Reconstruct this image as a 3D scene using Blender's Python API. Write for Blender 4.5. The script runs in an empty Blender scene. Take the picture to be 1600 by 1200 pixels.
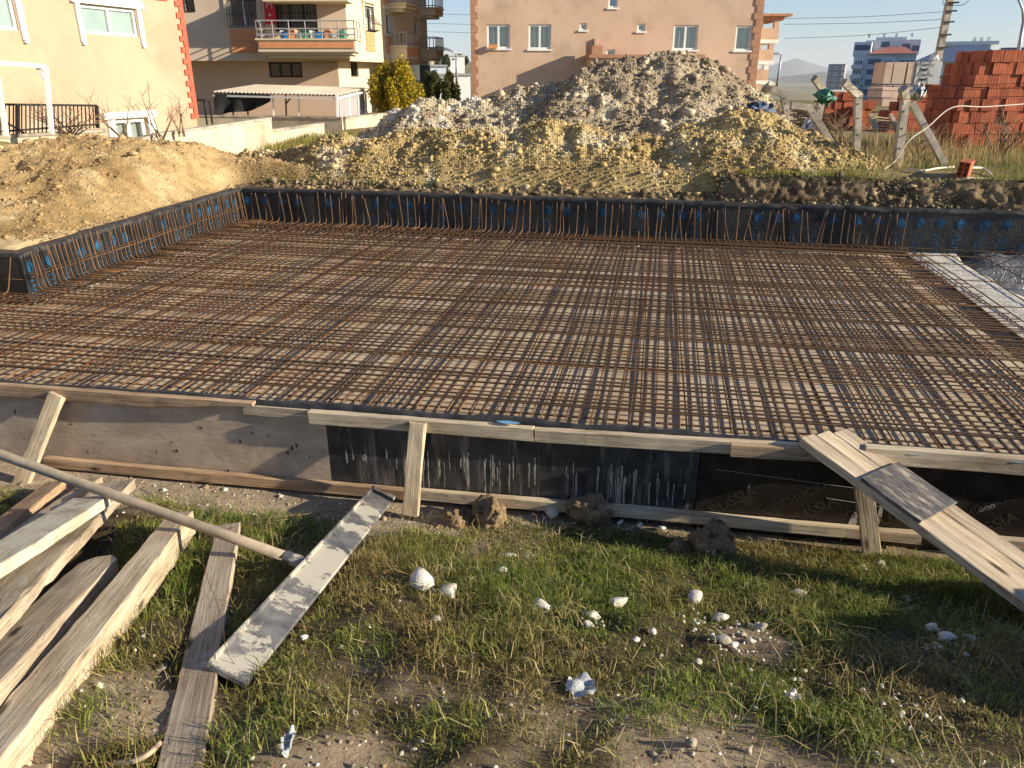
import bpy, bmesh, math, random
import numpy as np
from mathutils import Vector, Matrix
R = random.Random(7)
NR = np.random.RandomState(11)
SC = bpy.context.scene
COL = SC.collection
# ------------------------------------------------------------ camera, light, exposure
F0, PITCH, CAMZ = 1200.0, math.atan(480/1200), 2.0
cam_d = bpy.data.cameras.new('camera'); cam_d.sensor_width = 36; cam_d.lens = 27.0
cam_d.clip_start = .05; cam_d.clip_end = 30000
cam = bpy.data.objects.new('camera', cam_d); COL.objects.link(cam)
cam.location = (0, 0, CAMZ); cam.rotation_euler = (math.pi/2-PITCH, 0, 0)
SC.camera = cam
SUN_EL = math.radians(19.5)
SUN_DIR = Vector((.962, -.275, 0)).normalized()           # horizontal direction towards the sun
sun_vec = Vector((SUN_DIR.x*math.cos(SUN_EL), SUN_DIR.y*math.cos(SUN_EL), math.sin(SUN_EL)))
W = bpy.data.worlds.new('World'); SC.world = W; W.use_nodes = True
wn = W.node_tree.nodes; wl = W.node_tree.links
sky = wn.new('ShaderNodeTexSky'); sky.sky_type = 'NISHITA'; sky.sun_disc = False
sky.sun_elevation = SUN_EL; sky.sun_rotation = math.atan2(SUN_DIR.x, SUN_DIR.y)
sky.altitude = 200; sky.air_density = 1.0; sky.dust_density = .25; sky.ozone_density = 5.0
tint = wn.new('ShaderNodeMix'); tint.data_type = 'RGBA'; tint.blend_type = 'MULTIPLY'; tint.inputs[0].default_value = 1; tint.inputs[7].default_value = (1.03, .97, .98, 1)
wl.new(sky.outputs[0], tint.inputs[6]); wl.new(tint.outputs[2], wn['Background'].inputs[0]); wn['Background'].inputs[1].default_value = .085
sd = bpy.data.lights.new('sun', 'SUN'); sd.energy = 5.0; sd.angle = math.radians(.5); sd.color = (1, .885, .71)
so = bpy.data.objects.new('sun', sd); COL.objects.link(so); so.location = (20, -6, 20)
so.rotation_euler = sun_vec.to_track_quat('Z', 'Y').to_euler()
SC.view_settings.view_transform = 'Standard'; SC.view_settings.look = 'None'
SC.view_settings.gamma = 1; SC.view_settings.use_curve_mapping = False
SC.view_settings.exposure = .96

# ------------------------------------------------------------ geometry helpers
CP, SP = math.cos(PITCH), math.sin(PITCH)
def ray(px, py):
    v = py-600.0
    return Vector((px-800.0, F0*CP-v*SP, -(F0*SP+v*CP)))/F0
def atY(px, py, Y):
    r = ray(px, py); k = Y/r.y
    return Vector((r.x*k, Y, CAMZ+r.z*k))
def atZ(px, py, z):
    r = ray(px, py); k = (z-CAMZ)/r.z
    return Vector((r.x*k, r.y*k, z))
# slab frame: s along the near form (right), t into the depth
O2 = Vector((0, 4.36)); U2 = Vector((.9838, -.1794)).normalized(); T2 = Vector((-U2.y, U2.x))
def ST(s, t, z=0.0):
    return Vector((O2.x+U2.x*s+T2.x*t, O2.y+U2.y*s+T2.y*t, z))
def inv(x, y):
    dx, dy = x-O2.x, y-O2.y
    return dx*U2.x+dy*U2.y, dx*T2.x+dy*T2.y
def onface(px, py, t=0.0):
    r = ray(px, py); q = O2+T2*t
    k = (q.x*T2.x+q.y*T2.y)/(r.x*T2.x+r.y*T2.y)
    x, y, z = r.x*k, r.y*k, CAMZ+r.z*k
    return inv(x, y)[0], z

def hash2(ix, iy, seed):
    h = (ix.astype(np.int64)*374761393+iy.astype(np.int64)*668265263+seed*974634127) & 0xffffffff
    h = ((h ^ (h >> 13))*1274126177) & 0xffffffff
    h = h ^ (h >> 16)
    return (h & 0xffff)/65535.0
def vnoise(x, y, seed=0):
    x = np.asarray(x, float); y = np.asarray(y, float)
    ix = np.floor(x); iy = np.floor(y); fx = x-ix; fy = y-iy
    fx = fx*fx*(3-2*fx); fy = fy*fy*(3-2*fy)
    a = hash2(ix, iy, seed); b = hash2(ix+1, iy, seed); c = hash2(ix, iy+1, seed); d = hash2(ix+1, iy+1, seed)
    return (a*(1-fx)+b*fx)*(1-fy)+(c*(1-fx)+d*fx)*fy
def fbm(x, y, seed=0, oct=4, gain=.5):
    s = 0; a = 1; n = 0
    for i in range(oct):
        s = s+a*vnoise(np.asarray(x)*2**i, np.asarray(y)*2**i, seed+i*17); n += a; a *= gain
    return s/n-.5
def sstep(a, b, x):
    t = np.clip((np.asarray(x, float)-a)/(b-a), 0, 1); return t*t*(3-2*t)

T_FAR = lambda s: 6.47-.031*(np.asarray(s, float)+1.18)      # far wall line
S_LEFT, T_CORN, S_RIGHT = -5.36, 2.24, 3.95
def ground_z(x, y):
    x = np.asarray(x, float); y = np.asarray(y, float)
    s, t = inv(x, y)
    near = -.62+.80*np.clip((-.28-t)/2.6, 0, 1)
    near = near+.035*fbm(x*1.6, y*1.6, 3)*sstep(-.2, -.5, t)+(.10*fbm(x*3.6, y*3.6, 9, 3)+.045*fbm(x*12, y*12, 10, 3))*sstep(-.28, -.6, t)
    far = .42+(.22+.18*sstep(-3, 2, x))*sstep(.25, .62, t-T_FAR(s))-.36*sstep(13.9, 15.2, y+.35*x+2.2)*sstep(-4.6, -5.6, x)*sstep(30, 26, y)
    left = .40+.16*np.clip(S_LEFT-.3-s, 0, 4)
    z = np.where(t < T_FAR(s)+.12, -.62, far)
    isleft = (t > T_CORN+.12) & (s < S_LEFT-.12)
    z = np.where(isleft, np.where(t < T_FAR(s), left, np.maximum(far, left*sstep(2.0, .2, t-T_FAR(s)))), z)
    z = np.where(t < 0, near, z)
    z = z+np.where(t > T_FAR(s)+.5, .05*fbm(x*1.3, y*1.3, 5), 0)
    d = np.hypot(x, y)
    z = z-np.clip(d-48, 0, 600)*.05-np.clip(d-900, 0, 1e5)*.0005
    return z
def hit(px, py, lift=0.0):
    r = ray(px, py)
    k = np.linspace(.5, 30, 6000)
    zz = CAMZ+r.z*k-ground_z(r.x*k, r.y*k)-lift
    i = int(np.argmax(zz < 0))
    kk = k[i]
    return Vector((r.x*kk, r.y*kk, CAMZ+r.z*kk))

# ------------------------------------------------------------ object helpers
def tag(o, label=None, cat=None, group=None, kind=None):
    if label: o['label'] = label
    if cat: o['category'] = cat
    if group: o['group'] = group
    if kind: o['kind'] = kind
    return o
def empty(name, loc, label, cat, group=None):
    o = bpy.data.objects.new(name, None); COL.objects.link(o); o.location = loc
    o.empty_display_size = .1
    return tag(o, label, cat, group)
def rootloc(o):
    l = Vector((0, 0, 0))
    while o is not None:
        l += o.location; o = o.parent
    return l
class MB:
    def __init__(s): s.v = []; s.f = []
    def add(s, vs, fs):
        b = len(s.v); s.v += [tuple(v) for v in vs]; s.f += [tuple(i+b for i in f) for f in fs]; return s
    def hexa(s, c):                       # 8 corners: bottom 4 ccw, top 4 ccw
        return s.add(c, [(3, 2, 1, 0), (4, 5, 6, 7), (0, 1, 5, 4), (1, 2, 6, 5), (2, 3, 7, 6), (3, 0, 4, 7)])
    def box(s, x0, x1, y0, y1, z0, z1):
        return s.hexa([(x0, y0, z0), (x1, y0, z0), (x1, y1, z0), (x0, y1, z0), (x0, y0, z1), (x1, y0, z1), (x1, y1, z1), (x0, y1, z1)])
    def fbox(s, F, a0, a1, d0, d1, z0, z1):   # box in a facade frame, d towards the viewer
        return s.hexa([F.pt(a0, d1, z0), F.pt(a1, d1, z0), F.pt(a1, d0, z0), F.pt(a0, d0, z0), F.pt(a0, d1, z1), F.pt(a1, d1, z1), F.pt(a1, d0, z1), F.pt(a0, d0, z1)])
    def bar(s, p, q, w, h=None, up=(0, 0, 1)):
        p = Vector(p); q = Vector(q); h = h or w; x = (q-p).normalized(); u = Vector(up)
        y = u.cross(x)
        if y.length < 1e-4: y = Vector((0, 1, 0)).cross(x)
        y.normalize(); z = x.cross(y); y *= w/2; z *= h/2
        return s.hexa([p-y-z, q-y-z, q+y-z, p+y-z, p-y+z, q-y+z, q+y+z, p+y+z])
    def tube(s, pts, r, n=8, caps=True):
        pts = [Vector(p) for p in pts]; rs = r if isinstance(r, (list, tuple)) else [r]*len(pts)
        vs = []; fs = []; prev = None
        for i, p in enumerate(pts):
            d = (pts[min(i+1, len(pts)-1)]-pts[max(i-1, 0)]).normalized()
            a = d.orthogonal().normalized() if prev is None else (prev-d*prev.dot(d)).normalized()
            prev = a; b = d.cross(a)
            for k in range(n):
                an = 2*math.pi*k/n; vs.append(p+(a*math.cos(an)+b*math.sin(an))*rs[i])
        for i in range(len(pts)-1):
            for k in range(n):
                fs.append((i*n+k, i*n+(k+1) % n, (i+1)*n+(k+1) % n, (i+1)*n+k))
        if caps: fs += [tuple(range(n-1, -1, -1)), tuple(range((len(pts)-1)*n, len(pts)*n))]
        return s.add(vs, fs)
    def poly(s, pts): return s.add(pts, [tuple(range(len(pts)))])
    def build(s, name, mat, parent=None, smooth=False):
        return mesh_obj(name, s.v, s.f, mat, parent, smooth)
def mesh_obj(name, v, f, mat, parent=None, smooth=False, origin=None):
    m = bpy.data.meshes.new(name)
    off = rootloc(parent) if parent is not None else (Vector(origin) if origin is not None else None)
    if off is None:
        a = np.asarray([tuple(x) for x in v], float) if len(v) else np.zeros((1, 3))
        off = Vector(((a[:, 0].min()+a[:, 0].max())/2, (a[:, 1].min()+a[:, 1].max())/2, a[:, 2].min()))
    m.from_pydata([(x[0]-off.x, x[1]-off.y, x[2]-off.z) for x in v], [], f)
    if mat is not None: m.materials.append(mat)
    if smooth: m.shade_smooth()
    o = bpy.data.objects.new(name, m); COL.objects.link(o)
    if parent is not None: o.parent = parent
    else: o.location = off
    return o
def np_mesh(name, V, Fc, mat, smooth=False, parent=None, cols=None, origin=(0, 0, 0)):
    """V (n,3), Fc (m,k) uniform polygons; fast"""
    m = bpy.data.meshes.new(name); V = np.asarray(V, np.float32)-np.asarray(origin, np.float32); Fc = np.asarray(Fc, np.int32)
    m.vertices.add(len(V)); m.vertices.foreach_set('co', V.ravel())
    k = Fc.shape[1]; m.loops.add(Fc.size); m.loops.foreach_set('vertex_index', Fc.ravel())
    m.polygons.add(len(Fc)); m.polygons.foreach_set('loop_start', np.arange(0, Fc.size, k, dtype=np.int32))
    m.polygons.foreach_set('loop_total', np.full(len(Fc), k, np.int32))
    if smooth: m.polygons.foreach_set('use_smooth', np.ones(len(Fc), bool))
    if cols is not None:
        at = m.color_attributes.new('Col', 'FLOAT_COLOR', 'POINT')
        c = np.ones((len(V), 4), np.float32); c[:, :3] = cols; at.data.foreach_set('color', c.ravel())
    m.update(calc_edges=True); m.validate()
    if mat is not None: m.materials.append(mat)
    o = bpy.data.objects.new(name, m); COL.objects.link(o)
    if parent is not None: o.parent = parent
    o.location = Vector(origin)-(rootloc(parent) if parent is not None else Vector((0, 0, 0)))
    return o
def grid_faces(nx, ny):
    i = np.arange(nx*ny).reshape(ny, nx)
    return np.stack([i[:-1, :-1].ravel(), i[:-1, 1:].ravel(), i[1:, 1:].ravel(), i[1:, :-1].ravel()], 1)
def dup(o, parent=None):
    c = o.copy(); COL.objects.link(c)
    if parent is not None: c.parent = parent
    return c
def dup_tree(o, parent=None):
    c = dup(o, parent)
    for ch in list(o.children): dup_tree(ch, c)
    return c
class Fr:                                   # vertical facade plane: a along, d out towards the viewer, z up
    def __init__(s, O, d):
        s.O = Vector((O[0], O[1])); s.d = Vector(d).normalized(); s.n = Vector((s.d.y, -s.d.x))
    def pt(s, a, d, z): return Vector((s.O.x+s.d.x*a+s.n.x*d, s.O.y+s.d.y*a+s.n.y*d, z))
    def px(s, px, py, d=0.0):
        r = ray(px, py); q = s.O+s.n*d
        k = (q.x*s.n.x+q.y*s.n.y)/(r.x*s.n.x+r.y*s.n.y)
        P = Vector((r.x*k, r.y*k))
        return (P-s.O).dot(s.d), CAMZ+r.z*k
    def rect(s, x0, y0, x1, y1, d=0.0):
        xm, ym = (x0+x1)/2, (y0+y1)/2
        return s.px(x0, ym, d)[0], s.px(x1, ym, d)[0], s.px(xm, y1, d)[1], s.px(xm, y0, d)[1]
def holed_wall(mb, F, a0, a1, z0, z1, holes, d=0.0, rev=.14):
    A = sorted({a0, a1, *[min(max(h[i], a0), a1) for h in holes for i in (0, 1)]}); Z = sorted({z0, z1, *[min(max(h[i], z0), z1) for h in holes for i in (2, 3)]})
    for i in range(len(A)-1):
        for j in range(len(Z)-1):
            am, zm = (A[i]+A[i+1])/2, (Z[j]+Z[j+1])/2
            if any(h[0] < am < h[1] and h[2] < zm < h[3] for h in holes): continue
            mb.poly([F.pt(A[i], d, Z[j]), F.pt(A[i+1], d, Z[j]), F.pt(A[i+1], d, Z[j+1]), F.pt(A[i], d, Z[j+1])])
    for h in holes:
        p = lambda a, dd, z: F.pt(a, d+dd, z)
        mb.poly([p(h[0], 0, h[2]), p(h[0], -rev, h[2]), p(h[0], -rev, h[3]), p(h[0], 0, h[3])])
        mb.poly([p(h[1], 0, h[2]), p(h[1], 0, h[3]), p(h[1], -rev, h[3]), p(h[1], -rev, h[2])])
        mb.poly([p(h[0], 0, h[3]), p(h[0], -rev, h[3]), p(h[1], -rev, h[3]), p(h[1], 0, h[3])])
        mb.poly([p(h[0], 0, h[2]), p(h[1], 0, h[2]), p(h[1], -rev, h[2]), p(h[0], -rev, h[2])])
def text_verts(body, size=1.0):
    cu = bpy.data.curves.new('lettering', 'FONT'); cu.body = body; cu.size = size; cu.align_x = 'CENTER'; cu.align_y = 'CENTER'
    o = bpy.data.objects.new('lettering', cu); COL.objects.link(o)
    bpy.context.view_layer.update()
    m = bpy.data.meshes.new_from_object(o)
    v = [tuple(x.co) for x in m.vertices]; f = [tuple(p.vertices) for p in m.polygons]
    bpy.data.objects.remove(o); bpy.data.meshes.remove(m); bpy.data.curves.remove(cu)
    return v, f

# ------------------------------------------------------------ materials
def c8(r, g, b):
    f = lambda u: (u/255/12.92) if u <= 10 else ((u/255+.055)/1.055)**2.4
    return (f(r), f(g), f(b))
def ramp(nt, stops):
    n = nt.nodes.new('ShaderNodeValToRGB'); e = n.color_ramp.elements
    e[0].position = stops[0][0]; e[0].color = (*stops[0][1], 1); e[1].position = stops[-1][0]; e[1].color = (*stops[-1][1], 1)
    for p, c in stops[1:-1]:
        x = e.new(p); x.color = (*c, 1)
    return n
def base_mat(name):
    m = bpy.data.materials.new(name); m.use_nodes = True; nt = m.node_tree
    return m, nt, nt.nodes['Principled BSDF']
def coords(nt, scale, rnd=True):
    tc = nt.nodes.new('ShaderNodeTexCoord'); mp = nt.nodes.new('ShaderNodeMapping'); mp.inputs['Scale'].default_value = scale
    if rnd:
        oi = nt.nodes.new('ShaderNodeObjectInfo'); ad = nt.nodes.new('ShaderNodeVectorMath'); ad.operation = 'MULTIPLY_ADD'
        cm = nt.nodes.new('ShaderNodeCombineXYZ')
        for i in range(3): nt.links.new(oi.outputs['Random'], cm.inputs[i])
        nt.links.new(cm.outputs[0], ad.inputs[0]); ad.inputs[1].default_value = (37, 17, 29); nt.links.new(tc.outputs['Object'], ad.inputs[2])
        nt.links.new(ad.outputs[0], mp.inputs['Vector'])
    else: nt.links.new(tc.outputs['Object'], mp.inputs['Vector'])
    return mp
def noise(nt, mp, scale, detail=5, rough=.55):
    n = nt.nodes.new('ShaderNodeTexNoise'); n.inputs['Scale'].default_value = scale; n.inputs['Detail'].default_value = detail
    n.inputs['Roughness'].default_value = rough; nt.links.new(mp.outputs[0], n.inputs['Vector']); return n
def mixc(nt, fac, a, b, mode='MIX'):
    n = nt.nodes.new('ShaderNodeMix'); n.data_type = 'RGBA'; n.blend_type = mode
    for k, s in ((0, fac), (6, a), (7, b)):
        if hasattr(s, 'links'): nt.links.new(s, n.inputs[k])
        elif k == 0: n.inputs[0].default_value = s
        else: n.inputs[k].default_value = (*s, 1)
    return n.outputs[2]
def bump(nt, bs, h, strength=.3, dist=.02):
    b = nt.nodes.new('ShaderNodeBump'); b.inputs['Strength'].default_value = strength; b.inputs['Distance'].default_value = dist
    nt.links.new(h, b.inputs['Height']); nt.links.new(b.outputs[0], bs.inputs['Normal'])
def mk(name, a, b, scale=6, rough=.85, bmp=.3, dist=.02, stretch=(1, 1, 1), stain=None, stain_scale=1.0, fine=None, metal=0, lo=.35, hi=.65, rnd=True, spec=.3):
    """two-tone noise material with optional stains and fine bump"""
    m, nt, bs = base_mat(name)
    mp = coords(nt, stretch, rnd); n1 = noise(nt, mp, scale); r1 = ramp(nt, [(lo, a), (hi, b)]); nt.links.new(n1.outputs[0], r1.inputs[0])
    col = r1.outputs[0]
    if stain:
        mp2 = coords(nt, (1, 1, 1), rnd); n2 = noise(nt, mp2, stain_scale, 7, .65); r2 = ramp(nt, [(.48, (0, 0, 0)), (.68, (1, 1, 1))])
        nt.links.new(n2.outputs[0], r2.inputs[0]); col = mixc(nt, r2.outputs[0], col, stain)
    nt.links.new(col, bs.inputs['Base Color']); bs.inputs['Roughness'].default_value = rough; bs.inputs['Metallic'].default_value = metal
    bs.inputs['Specular IOR Level'].default_value = spec
    if bmp:
        n3 = noise(nt, mp, fine or scale*6, 6, .6); bump(nt, bs, n3.outputs[0], bmp, dist)
    return m
def wood_mat(name, light, mid, dark, spatter=None, sp_amt=.62, crack=.24):
    m, nt, bs = base_mat(name)
    mp = coords(nt, (1.3, 48, 48)); n1 = noise(nt, mp, 1.7, 9, .66)
    r1 = ramp(nt, [(.24, dark), (.44, mid), (.62, light)]); nt.links.new(n1.outputs[0], r1.inputs[0])
    col = r1.outputs[0]
    mpb = coords(nt, (1.1, 5, 5)); nb = noise(nt, mpb, 1.3, 5, .6); rb = ramp(nt, [(.35, (.62, .56, .50)), (.62, (1.08, 1.04, 1.0))]); nt.links.new(nb.outputs[0], rb.inputs[0])
    col = mixc(nt, 1.0, col, rb.outputs[0], 'MULTIPLY')
    # knots
    mk_ = coords(nt, (2.2, 8, 8)); vo = nt.nodes.new('ShaderNodeTexVoronoi'); vo.inputs['Scale'].default_value = 1.0; nt.links.new(mk_.outputs[0], vo.inputs['Vector'])
    rk = ramp(nt, [(.07, (1, 1, 1)), (.16, (0, 0, 0))]); nt.links.new(vo.outputs['Distance'], rk.inputs[0])
    col = mixc(nt, rk.outputs[0], col, tuple(x*.45 for x in dark))
    # drying cracks
    mc = coords(nt, (.55, 17, 17)); nc = noise(nt, mc, 1.5, 3, .5); rc = ramp(nt, [(.492, (0, 0, 0)), (.5, (1, 1, 1)), (.508, (0, 0, 0))]); nt.links.new(nc.outputs[0], rc.inputs[0])
    mm = nt.nodes.new('ShaderNodeMath'); mm.operation = 'MULTIPLY'; mm.inputs[1].default_value = crack*2.2; nt.links.new(rc.outputs[0], mm.inputs[0]); mm.use_clamp = True
    col = mixc(nt, mm.outputs[0], col, (.045, .03, .02))
    if spatter:
        ms = coords(nt, (1, 1.6, 1.6)); ns = noise(nt, ms, 5.5, 8, .7); rs = ramp(nt, [(sp_amt-.06, (0, 0, 0)), (sp_amt+.03, (1, 1, 1))]); nt.links.new(ns.outputs[0], rs.inputs[0])
        col = mixc(nt, rs.outputs[0], col, spatter)
    nt.links.new(col, bs.inputs['Base Color']); bs.inputs['Roughness'].default_value = .85; bs.inputs['Specular IOR Level'].default_value = .2
    sb = nt.nodes.new('ShaderNodeMath'); sb.operation = 'SUBTRACT'; nt.links.new(n1.outputs[0], sb.inputs[0]); nt.links.new(mm.outputs[0], sb.inputs[1])
    bump(nt, bs, sb.outputs[0], .55, .006)
    return m
def attr_mat(name, rough=.9, trans=0.0, var=.25, scale=12, bmp=0, spec=.2, dist=.02):
    m, nt, bs = base_mat(name)
    a = nt.nodes.new('ShaderNodeVertexColor'); a.layer_name = 'Col'
    mp = coords(nt, (1, 1, 1), False); n = noise(nt, mp, scale, 6, .65); r = ramp(nt, [(.3, (1-var,)*3), (.7, (1+var,)*3)]); nt.links.new(n.outputs[0], r.inputs[0])
    col = mixc(nt, 1.0, a.outputs[0], r.outputs[0], 'MULTIPLY')
    nt.links.new(col, bs.inputs['Base Color']); bs.inputs['Roughness'].default_value = rough; bs.inputs['Specular IOR Level'].default_value = spec
    if bmp:
        n2 = noise(nt, mp, scale*3, 8, .7); bump(nt, bs, n2.outputs[0], bmp, dist)
    if trans:
        tr = nt.nodes.new('ShaderNodeBsdfTranslucent'); nt.links.new(col, tr.inputs[0]); mx = nt.nodes.new('ShaderNodeMixShader'); mx.inputs[0].default_value = trans
        nt.links.new(bs.outputs[0], mx.inputs[1]); nt.links.new(tr.outputs[0], mx.inputs[2]); nt.links.new(mx.outputs[0], nt.nodes['Material Output'].inputs[0])
    return m
def glass_mat(name, tint, refl=.35, rough=.03):
    m, nt, bs = base_mat(name)
    t = nt.nodes.new('ShaderNodeBsdfTransparent'); t.inputs[0].default_value = (*tint, 1)
    g = nt.nodes.new('ShaderNodeBsdfGlossy'); g.inputs['Roughness'].default_value = rough
    x = nt.nodes.new('ShaderNodeMixShader'); x.inputs[0].default_value = refl
    nt.links.new(t.outputs[0], x.inputs[1]); nt.links.new(g.outputs[0], x.inputs[2]); nt.links.new(x.outputs[0], nt.nodes['Material Output'].inputs[0])
    return m
M = {}
M['ground'] = attr_mat('earth', var=.35, scale=9, bmp=.7, dist=.03)
M['blades'] = attr_mat('grass_blades', rough=.55, trans=.35, var=.15, spec=.35)
M['leaf'] = attr_mat('leaves', rough=.6, trans=.25, var=.15)
M['soil'] = attr_mat('soil_heap', var=.30, scale=7, bmp=.8, dist=.05)
M['clod'] = attr_mat('soil_clods', var=.25, scale=14, bmp=.6, dist=.02)
M['stone'] = mk('white_rock', c8(196, 192, 176), c8(224, 220, 206), 9, .9, .45, .012, stain=c8(158, 146, 120), stain_scale=8)
M['slab'] = mk('blinding_concrete', c8(172, 153, 124), c8(198, 180, 152), 1.6, .9, .3, .01, stain=c8(158, 134, 104), stain_scale=.9, fine=30, rnd=False)
M['paleconc'] = mk('pale_concrete', c8(182, 174, 160), c8(208, 202, 190), 7, .9, .6, .02, stain=c8(135, 130, 122), stain_scale=11, fine=50)
M['rebar'] = mk('rusty_steel', (.085, .046, .023), (.19, .103, .046), 5, .7, .5, .004, stain=(.07, .050, .036), stain_scale=1.6, fine=60, metal=.0)
M['rebar2'] = mk('dark_steel', (.05, .035, .028), (.16, .075, .035), 5, .6, .4, .004, fine=60, metal=.2)
M['membrane'] = mk('bitumen_membrane', (.009, .009, .010), (.020, .020, .020), 5, .45, .5, .02, stain=(.038, .036, .034), stain_scale=2.6, fine=22, spec=.5)
M['membrane_lip'] = mk('dusty_membrane', (.018, .018, .019), (.045, .043, .041), 8, .55, .4, .01, stain=(.07, .068, .064), stain_scale=7, fine=40)
M['sheen'] = mk('plastic_sheet', (.05, .05, .05), (.16, .16, .16), 3, .25, .7, .05, stain=(.28, .28, .27), stain_scale=2.4, fine=9, spec=.6)
M['blue'] = mk('blue_print', (.006, .03, .06), (.022, .12, .24), 14, .5, .1, .003)
M['wood_pale'] = wood_mat('pale_timber', c8(212, 200, 174), c8(190, 174, 146), c8(136, 118, 94), c8(190, 180, 160), .66)
M['wood_grey'] = wood_mat('weathered_timber', c8(198, 186, 164), c8(172, 158, 135), c8(112, 98, 80), c8(178, 172, 158), .64)
M['wood_brown'] = wood_mat('brown_timber', c8(198, 174, 144), c8(172, 146, 116), c8(116, 92, 70), c8(160, 146, 124), .70)
M['wood_green'] = wood_mat('limed_timber', c8(206, 202, 178), c8(184, 178, 152), c8(130, 122, 98), c8(196, 190, 168), .50, .4)
M['ply'] = mk('bare_plywood', c8(170, 150, 126), c8(198, 180, 155), 2.4, .9, .45, .006, (1, 1, 3), stain=c8(156, 142, 122), stain_scale=3.2, fine=14)
M['mark'] = mk('rust_mark', (.07, .04, .025), (.14, .08, .05), 20, .9, .2, .003)
M['blackply'] = None
M['brownply'] = mk('brown_film_plywood', (.014, .010, .007), (.026, .018, .012), 3, .38, .15, .004, stain=(.05, .036, .026), stain_scale=7, fine=16, spec=.4)
M['filmprint'] = mk('faded_print', (.042, .032, .020), (.066, .05, .03), 20, .6, .1, .003)
M['drip'] = mk('cement_drip', c8(150, 142, 126), c8(190, 184, 170), 30, .9, .4, .004)
M['alu'] = None
M['pole'] = mk('worn_steel_pipe', c8(150, 134, 112), c8(178, 162, 138), 6, .6, .25, .004, (1, 1, 1), stain=c8(132, 120, 104), stain_scale=7, fine=60)
def worn_sheet(name, base1, base2, patch, sc, lo, hi, stretch=(1, 1, 1), rough=.45):
    m, nt, bs = base_mat(name)
    mp = coords(nt, (1, 1, 1)); n0 = noise(nt, mp, 9); r0 = ramp(nt, [(.35, base1), (.65, base2)]); nt.links.new(n0.outputs[0], r0.inputs[0])
    mp2 = coords(nt, stretch); n = noise(nt, mp2, sc, 9, .68); r = ramp(nt, [(lo, (0, 0, 0)), (hi, (1, 1, 1))]); nt.links.new(n.outputs[0], r.inputs[0])
    c = mixc(nt, r.outputs[0], r0.outputs[0], patch); nt.links.new(c, bs.inputs['Base Color'])
    bs.inputs['Roughness'].default_value = rough; bump(nt, bs, r.outputs[0], .3, .004)
    return m
M['blackply'] = worn_sheet('worn_black_film', (.020, .020, .020), (.055, .054, .052), c8(112, 106, 98), 2.4, .52, .66, (9, 9, 1.1))
M['alu'] = worn_sheet('cement_caked_metal', c8(70, 70, 72), c8(118, 116, 112), c8(172, 166, 150), 4.0, .52, .55, (1.0, 1.0, 1.0), .5)
M['rampfilm'] = worn_sheet('scuffed_film', c8(60, 56, 53), c8(98, 92, 86), c8(164, 152, 134), 7, .50, .64, (1, 4, 4), .6)
M['brick'] = mk('fired_clay', c8(166, 88, 58), c8(188, 108, 74), 12, .85, .35, .008, stain=c8(144, 74, 50), stain_scale=6)
def tint_random(m, lo, hi):
    nt = m.node_tree; bs = nt.nodes['Principled BSDF']; l = bs.inputs['Base Color'].links[0]; src = l.from_socket
    oi = nt.nodes.new('ShaderNodeObjectInfo'); r = ramp(nt, [(0, lo), (1, hi)]); nt.links.new(oi.outputs['Random'], r.inputs[0])
    nt.links.new(mixc(nt, 1.0, src, r.outputs[0], 'MULTIPLY'), bs.inputs['Base Color'])
tint_random(M['brick'], (.72, .68, .66), (1.10, 1.12, 1.15)); tint_random(M['rebar'], (.7, .72, .8), (1.25, 1.15, 1.0))
M['brick_dark'] = mk('clay_hollow_shade', c8(120, 52, 34), c8(140, 62, 40), 12, .9, .2)  # darker copy of the clay, painted shade for the brick's hollows
M['conc_post'] = mk('cast_concrete', c8(160, 150, 134), c8(190, 180, 162), 6, .9, .4, .01, stain=c8(120, 112, 98), stain_scale=4)
M['conc_wall'] = mk('wall_concrete', c8(186, 174, 148), c8(206, 194, 168), 2.2, .9, .25, .01, (3, 3, .6), stain=c8(160, 148, 124), stain_scale=1.2)
M['yellow'] = mk('yellow_render', c8(178, 151, 125), c8(186, 160, 133), .8, .9, .12, .004, stain=c8(164, 138, 112), stain_scale=.5, fine=60)
M['redtrim'] = mk('red_trim', c8(176, 84, 62), c8(190, 98, 74), 6, .8, .1)
M['greige'] = mk('grey_beige_render', c8(206, 186, 162), c8(216, 196, 172), .9, .9, .12, .004, stain=c8(198, 176, 152), stain_scale=.5, fine=60)
M['pinkish'] = mk('pink_beige_render', c8(196, 170, 148), c8(204, 178, 156), .9, .9, .12, .004, stain=c8(200, 170, 142), stain_scale=.5, fine=60)
M['cream'] = mk('cream_render', c8(208, 192, 160), c8(214, 199, 168), .9, .9, .1, .004, fine=60)
M['terra'] = mk('terracotta_panel', c8(206, 140, 96), c8(216, 152, 106), 5, .8, .1)
M['peach'] = mk('peach_render', c8(196, 168, 142), c8(206, 178, 152), .7, .9, .15, .004, stain=c8(176, 149, 125), stain_scale=.6, fine=50)
M['quoin'] = mk('quoin_stone', c8(160, 118, 92), c8(178, 136, 108), 5, .85, .2)
M['white'] = mk('white_paint', c8(222, 222, 216), c8(232, 232, 226), 4, .6, .05)
M['grille'] = mk('dark_iron', (.02, .02, .022), (.035, .033, .03), 10, .6, .1)
M['curtain'] = mk('net_curtain', c8(176, 176, 170), c8(226, 226, 220), 1.0, .9, .3, .02, (14, 14, .4))
M['interior'] = mk('dark_interior', (.012, .012, .013), (.02, .02, .02), 2, .9, 0)
M['glass'] = glass_mat('window_glass', (.55, .58, .58), .22)
M['glass_pale'] = glass_mat('pale_glass', (.80, .86, .84), .30, .15)
M['glass_dark'] = glass_mat('dark_glass', (.25, .28, .30), .30)
M['blind'] = mk('pale_blind', c8(196, 206, 200), c8(214, 222, 214), 2, .7, 0)
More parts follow.
